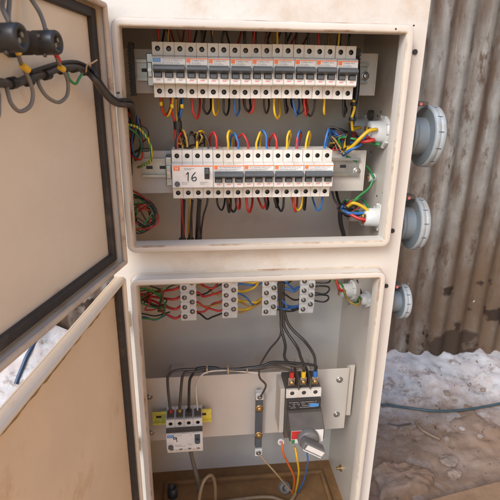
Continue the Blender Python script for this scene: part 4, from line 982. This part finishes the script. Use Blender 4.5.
wire([gpt(60, 305, .01), gpt(45, 330, .012), gpt(30, 352, .012), gpt(22, 368, .01), gpt(16, 385, .008)], .0085, 'navy', 'dark blue cable seen through the gap between the open doors', 'site cables', 'cable', 'cable', 8, 10)
def chunk(px, py, s, mt, label, cat, name, flat=.6):
    p = gpt(px, py); bm = bmesh.new(); bmesh.ops.create_icosphere(bm, subdivisions=3, radius=1)
    sd_ = random.uniform(0, 50); sx = random.uniform(.8, 1.3)
    for v in bm.verts:
        k = 1+.34*noise.noise(v.co*1.3+Vector((sd_, 0, 0)))+.16*noise.noise(v.co*3.4+Vector((0, sd_, 0)))
        v.co = Vector((v.co.x*s*sx*k, v.co.y*s*k, v.co.z*s*flat*k)); v.co += p+Vector((0, 0, s*flat*.35))
    me = bpy.data.meshes.new(name); bm.to_mesh(me); bm.free(); me.materials.append(M[mt])
    for pl in me.polygons: pl.use_smooth = random.random() < .0
    o = bpy.data.objects.new(name, me); col.objects.link(o); return tag(o, label, cat)
M['stone'] = mat('brown_stone', (.26, .19, .14), .9, var=.4, vscale=20, bump=.8, bscale=90)
M['wood'] = mat('dry_timber', (.24, .14, .075), .8, var=.3, vscale=9, bump=.6, bscale=90, stain=(.18, .10, .05), sscale=10)
# broken stick and a torn root on the soil
wire([gpt(416, 422, .006), gpt(421, 429, .008), gpt(430, 435, .008), gpt(440, 440, .008)], .0065, 'stick', 'brown broken stick lying on the soil right of the cabinet', 'debris', 'stick', 'stick')
wire([gpt(388, 424, .004), gpt(398, 425.5, .005), gpt(411, 424, .005)], .0030, 'dark', 'thin dark twig lying below the blue grey cable', 'debris', 'twig', 'twig')
chunk(448, 463, .030, 'stone', 'dark clod of earth in the middle of the soil', 'clod', 'clod')
chunk(455, 475, .022, 'stone', 'small dark clod beside the timber plank', 'clod', 'clod')
chunk(446, 440, .016, 'stone', 'small brown stone near the end of the broken stick', 'stone', 'stone')
chunk(480, 437, .014, 'heap', 'small whitish lump of plaster near the right frame edge', 'lump', 'plaster_lump')
chunk(447, 394, .018, 'stone', 'brown stone half sunk in the white rubble above the cable', 'stone', 'stone')
chunk(483, 391, .013, 'stone', 'dark pebble on the white rubble near the right frame edge', 'stone', 'stone')
chunk(462, 430, .012, 'heap', 'tiny white plaster crumb right of the broken stick', 'lump', 'plaster_lump')
# timber plank in the lower right corner
a, b_ = atz(404, 506, GZ+.05), atz(520, 475, GZ+.06); dv = (b_-a).normalized(); nv = Vector((-dv.y, dv.x, 0)).normalized()
X = lambda v: a+dv*v.x-nv*v.y+Vector((0, 0, v.z))
tag(MB(X).box(-.25, (b_-a).length+.5, 0, .11, -.055, 0).build('timber_plank', M['wood'], None, .004), 'brown timber plank lying on the ground in the lower right corner', 'plank')
# low broken slab edge of dried mud left of the clods
sl_ = MB(); P = [gpt(372, 470), gpt(384, 464), gpt(405, 463), gpt(424, 467), gpt(438, 478), gpt(430, 494), gpt(380, 500)]
cc = sum(P, Vector())/len(P); n_ = 84; rings = 10; v = []; fs = []
for j in range(rings+1):
    for i in range(n_):
        u_ = i/n_*len(P); i0 = int(u_) % len(P); q = P[i0].lerp(P[(i0+1) % len(P)], u_-int(u_))
        k = j/rings; q = cc.lerp(q, k*(1+.10*fbm(i*.25, 3, 1) if j > 7 else 1)); zt = .026+.006*fbm(q.x, q.y, 14)+.003*fbm(q.x, q.y, 50)
        v.append(Vector((q.x, q.y, gh(q.x, q.y)+(zt if j < rings-1 else zt*.75 if j < rings else -.015))))
for j in range(rings):
    for i in range(n_): fs.append((j*n_+i, j*n_+(i+1) % n_, (j+1)*n_+(i+1) % n_, (j+1)*n_+i))
sl_.add(v, fs, 0, True)
tag(sl_.build('mud_slab', M['soil']), 'flat broken slab of dried brown mud at the cabinet foot', 'slab')
# leaf and twig litter strewn over heap and soil
lt = MB()
for i in range(260):
    x = random.uniform(.55, 2.0); y = random.uniform(.35, 1.15)
    z = max(gh(x, y), heap_h(x, min(y, wall_y(x))))+.003
    a_ = random.uniform(0, 6.28); l_ = random.choice((.003, .004, .005, .008, .016)); w_ = random.uniform(.001, .004); dz = random.uniform(-.004, .006)
    u = Vector((math.cos(a_), math.sin(a_), 0)); v_ = Vector((-u.y, u.x, 0))
    c_ = Vector((x, y, z))
    lt.add([c_-u*l_, c_-v_*w_+Vector((0, 0, .002)), c_+u*l_+Vector((0, 0, dz)), c_+v_*w_, c_+Vector((0, 0, .005))], [(0, 1, 4), (1, 2, 4), (2, 3, 4), (3, 0, 4), (0, 3, 2, 1)])
M['litter'] = mat('dry_litter', (.12, .075, .045), .9, var=.5, vscale=8)
tag(lt.build('litter', M['litter']), 'dark leaf crumbs and twig bits strewn over the rubble and soil', 'litter', kind='stuff')
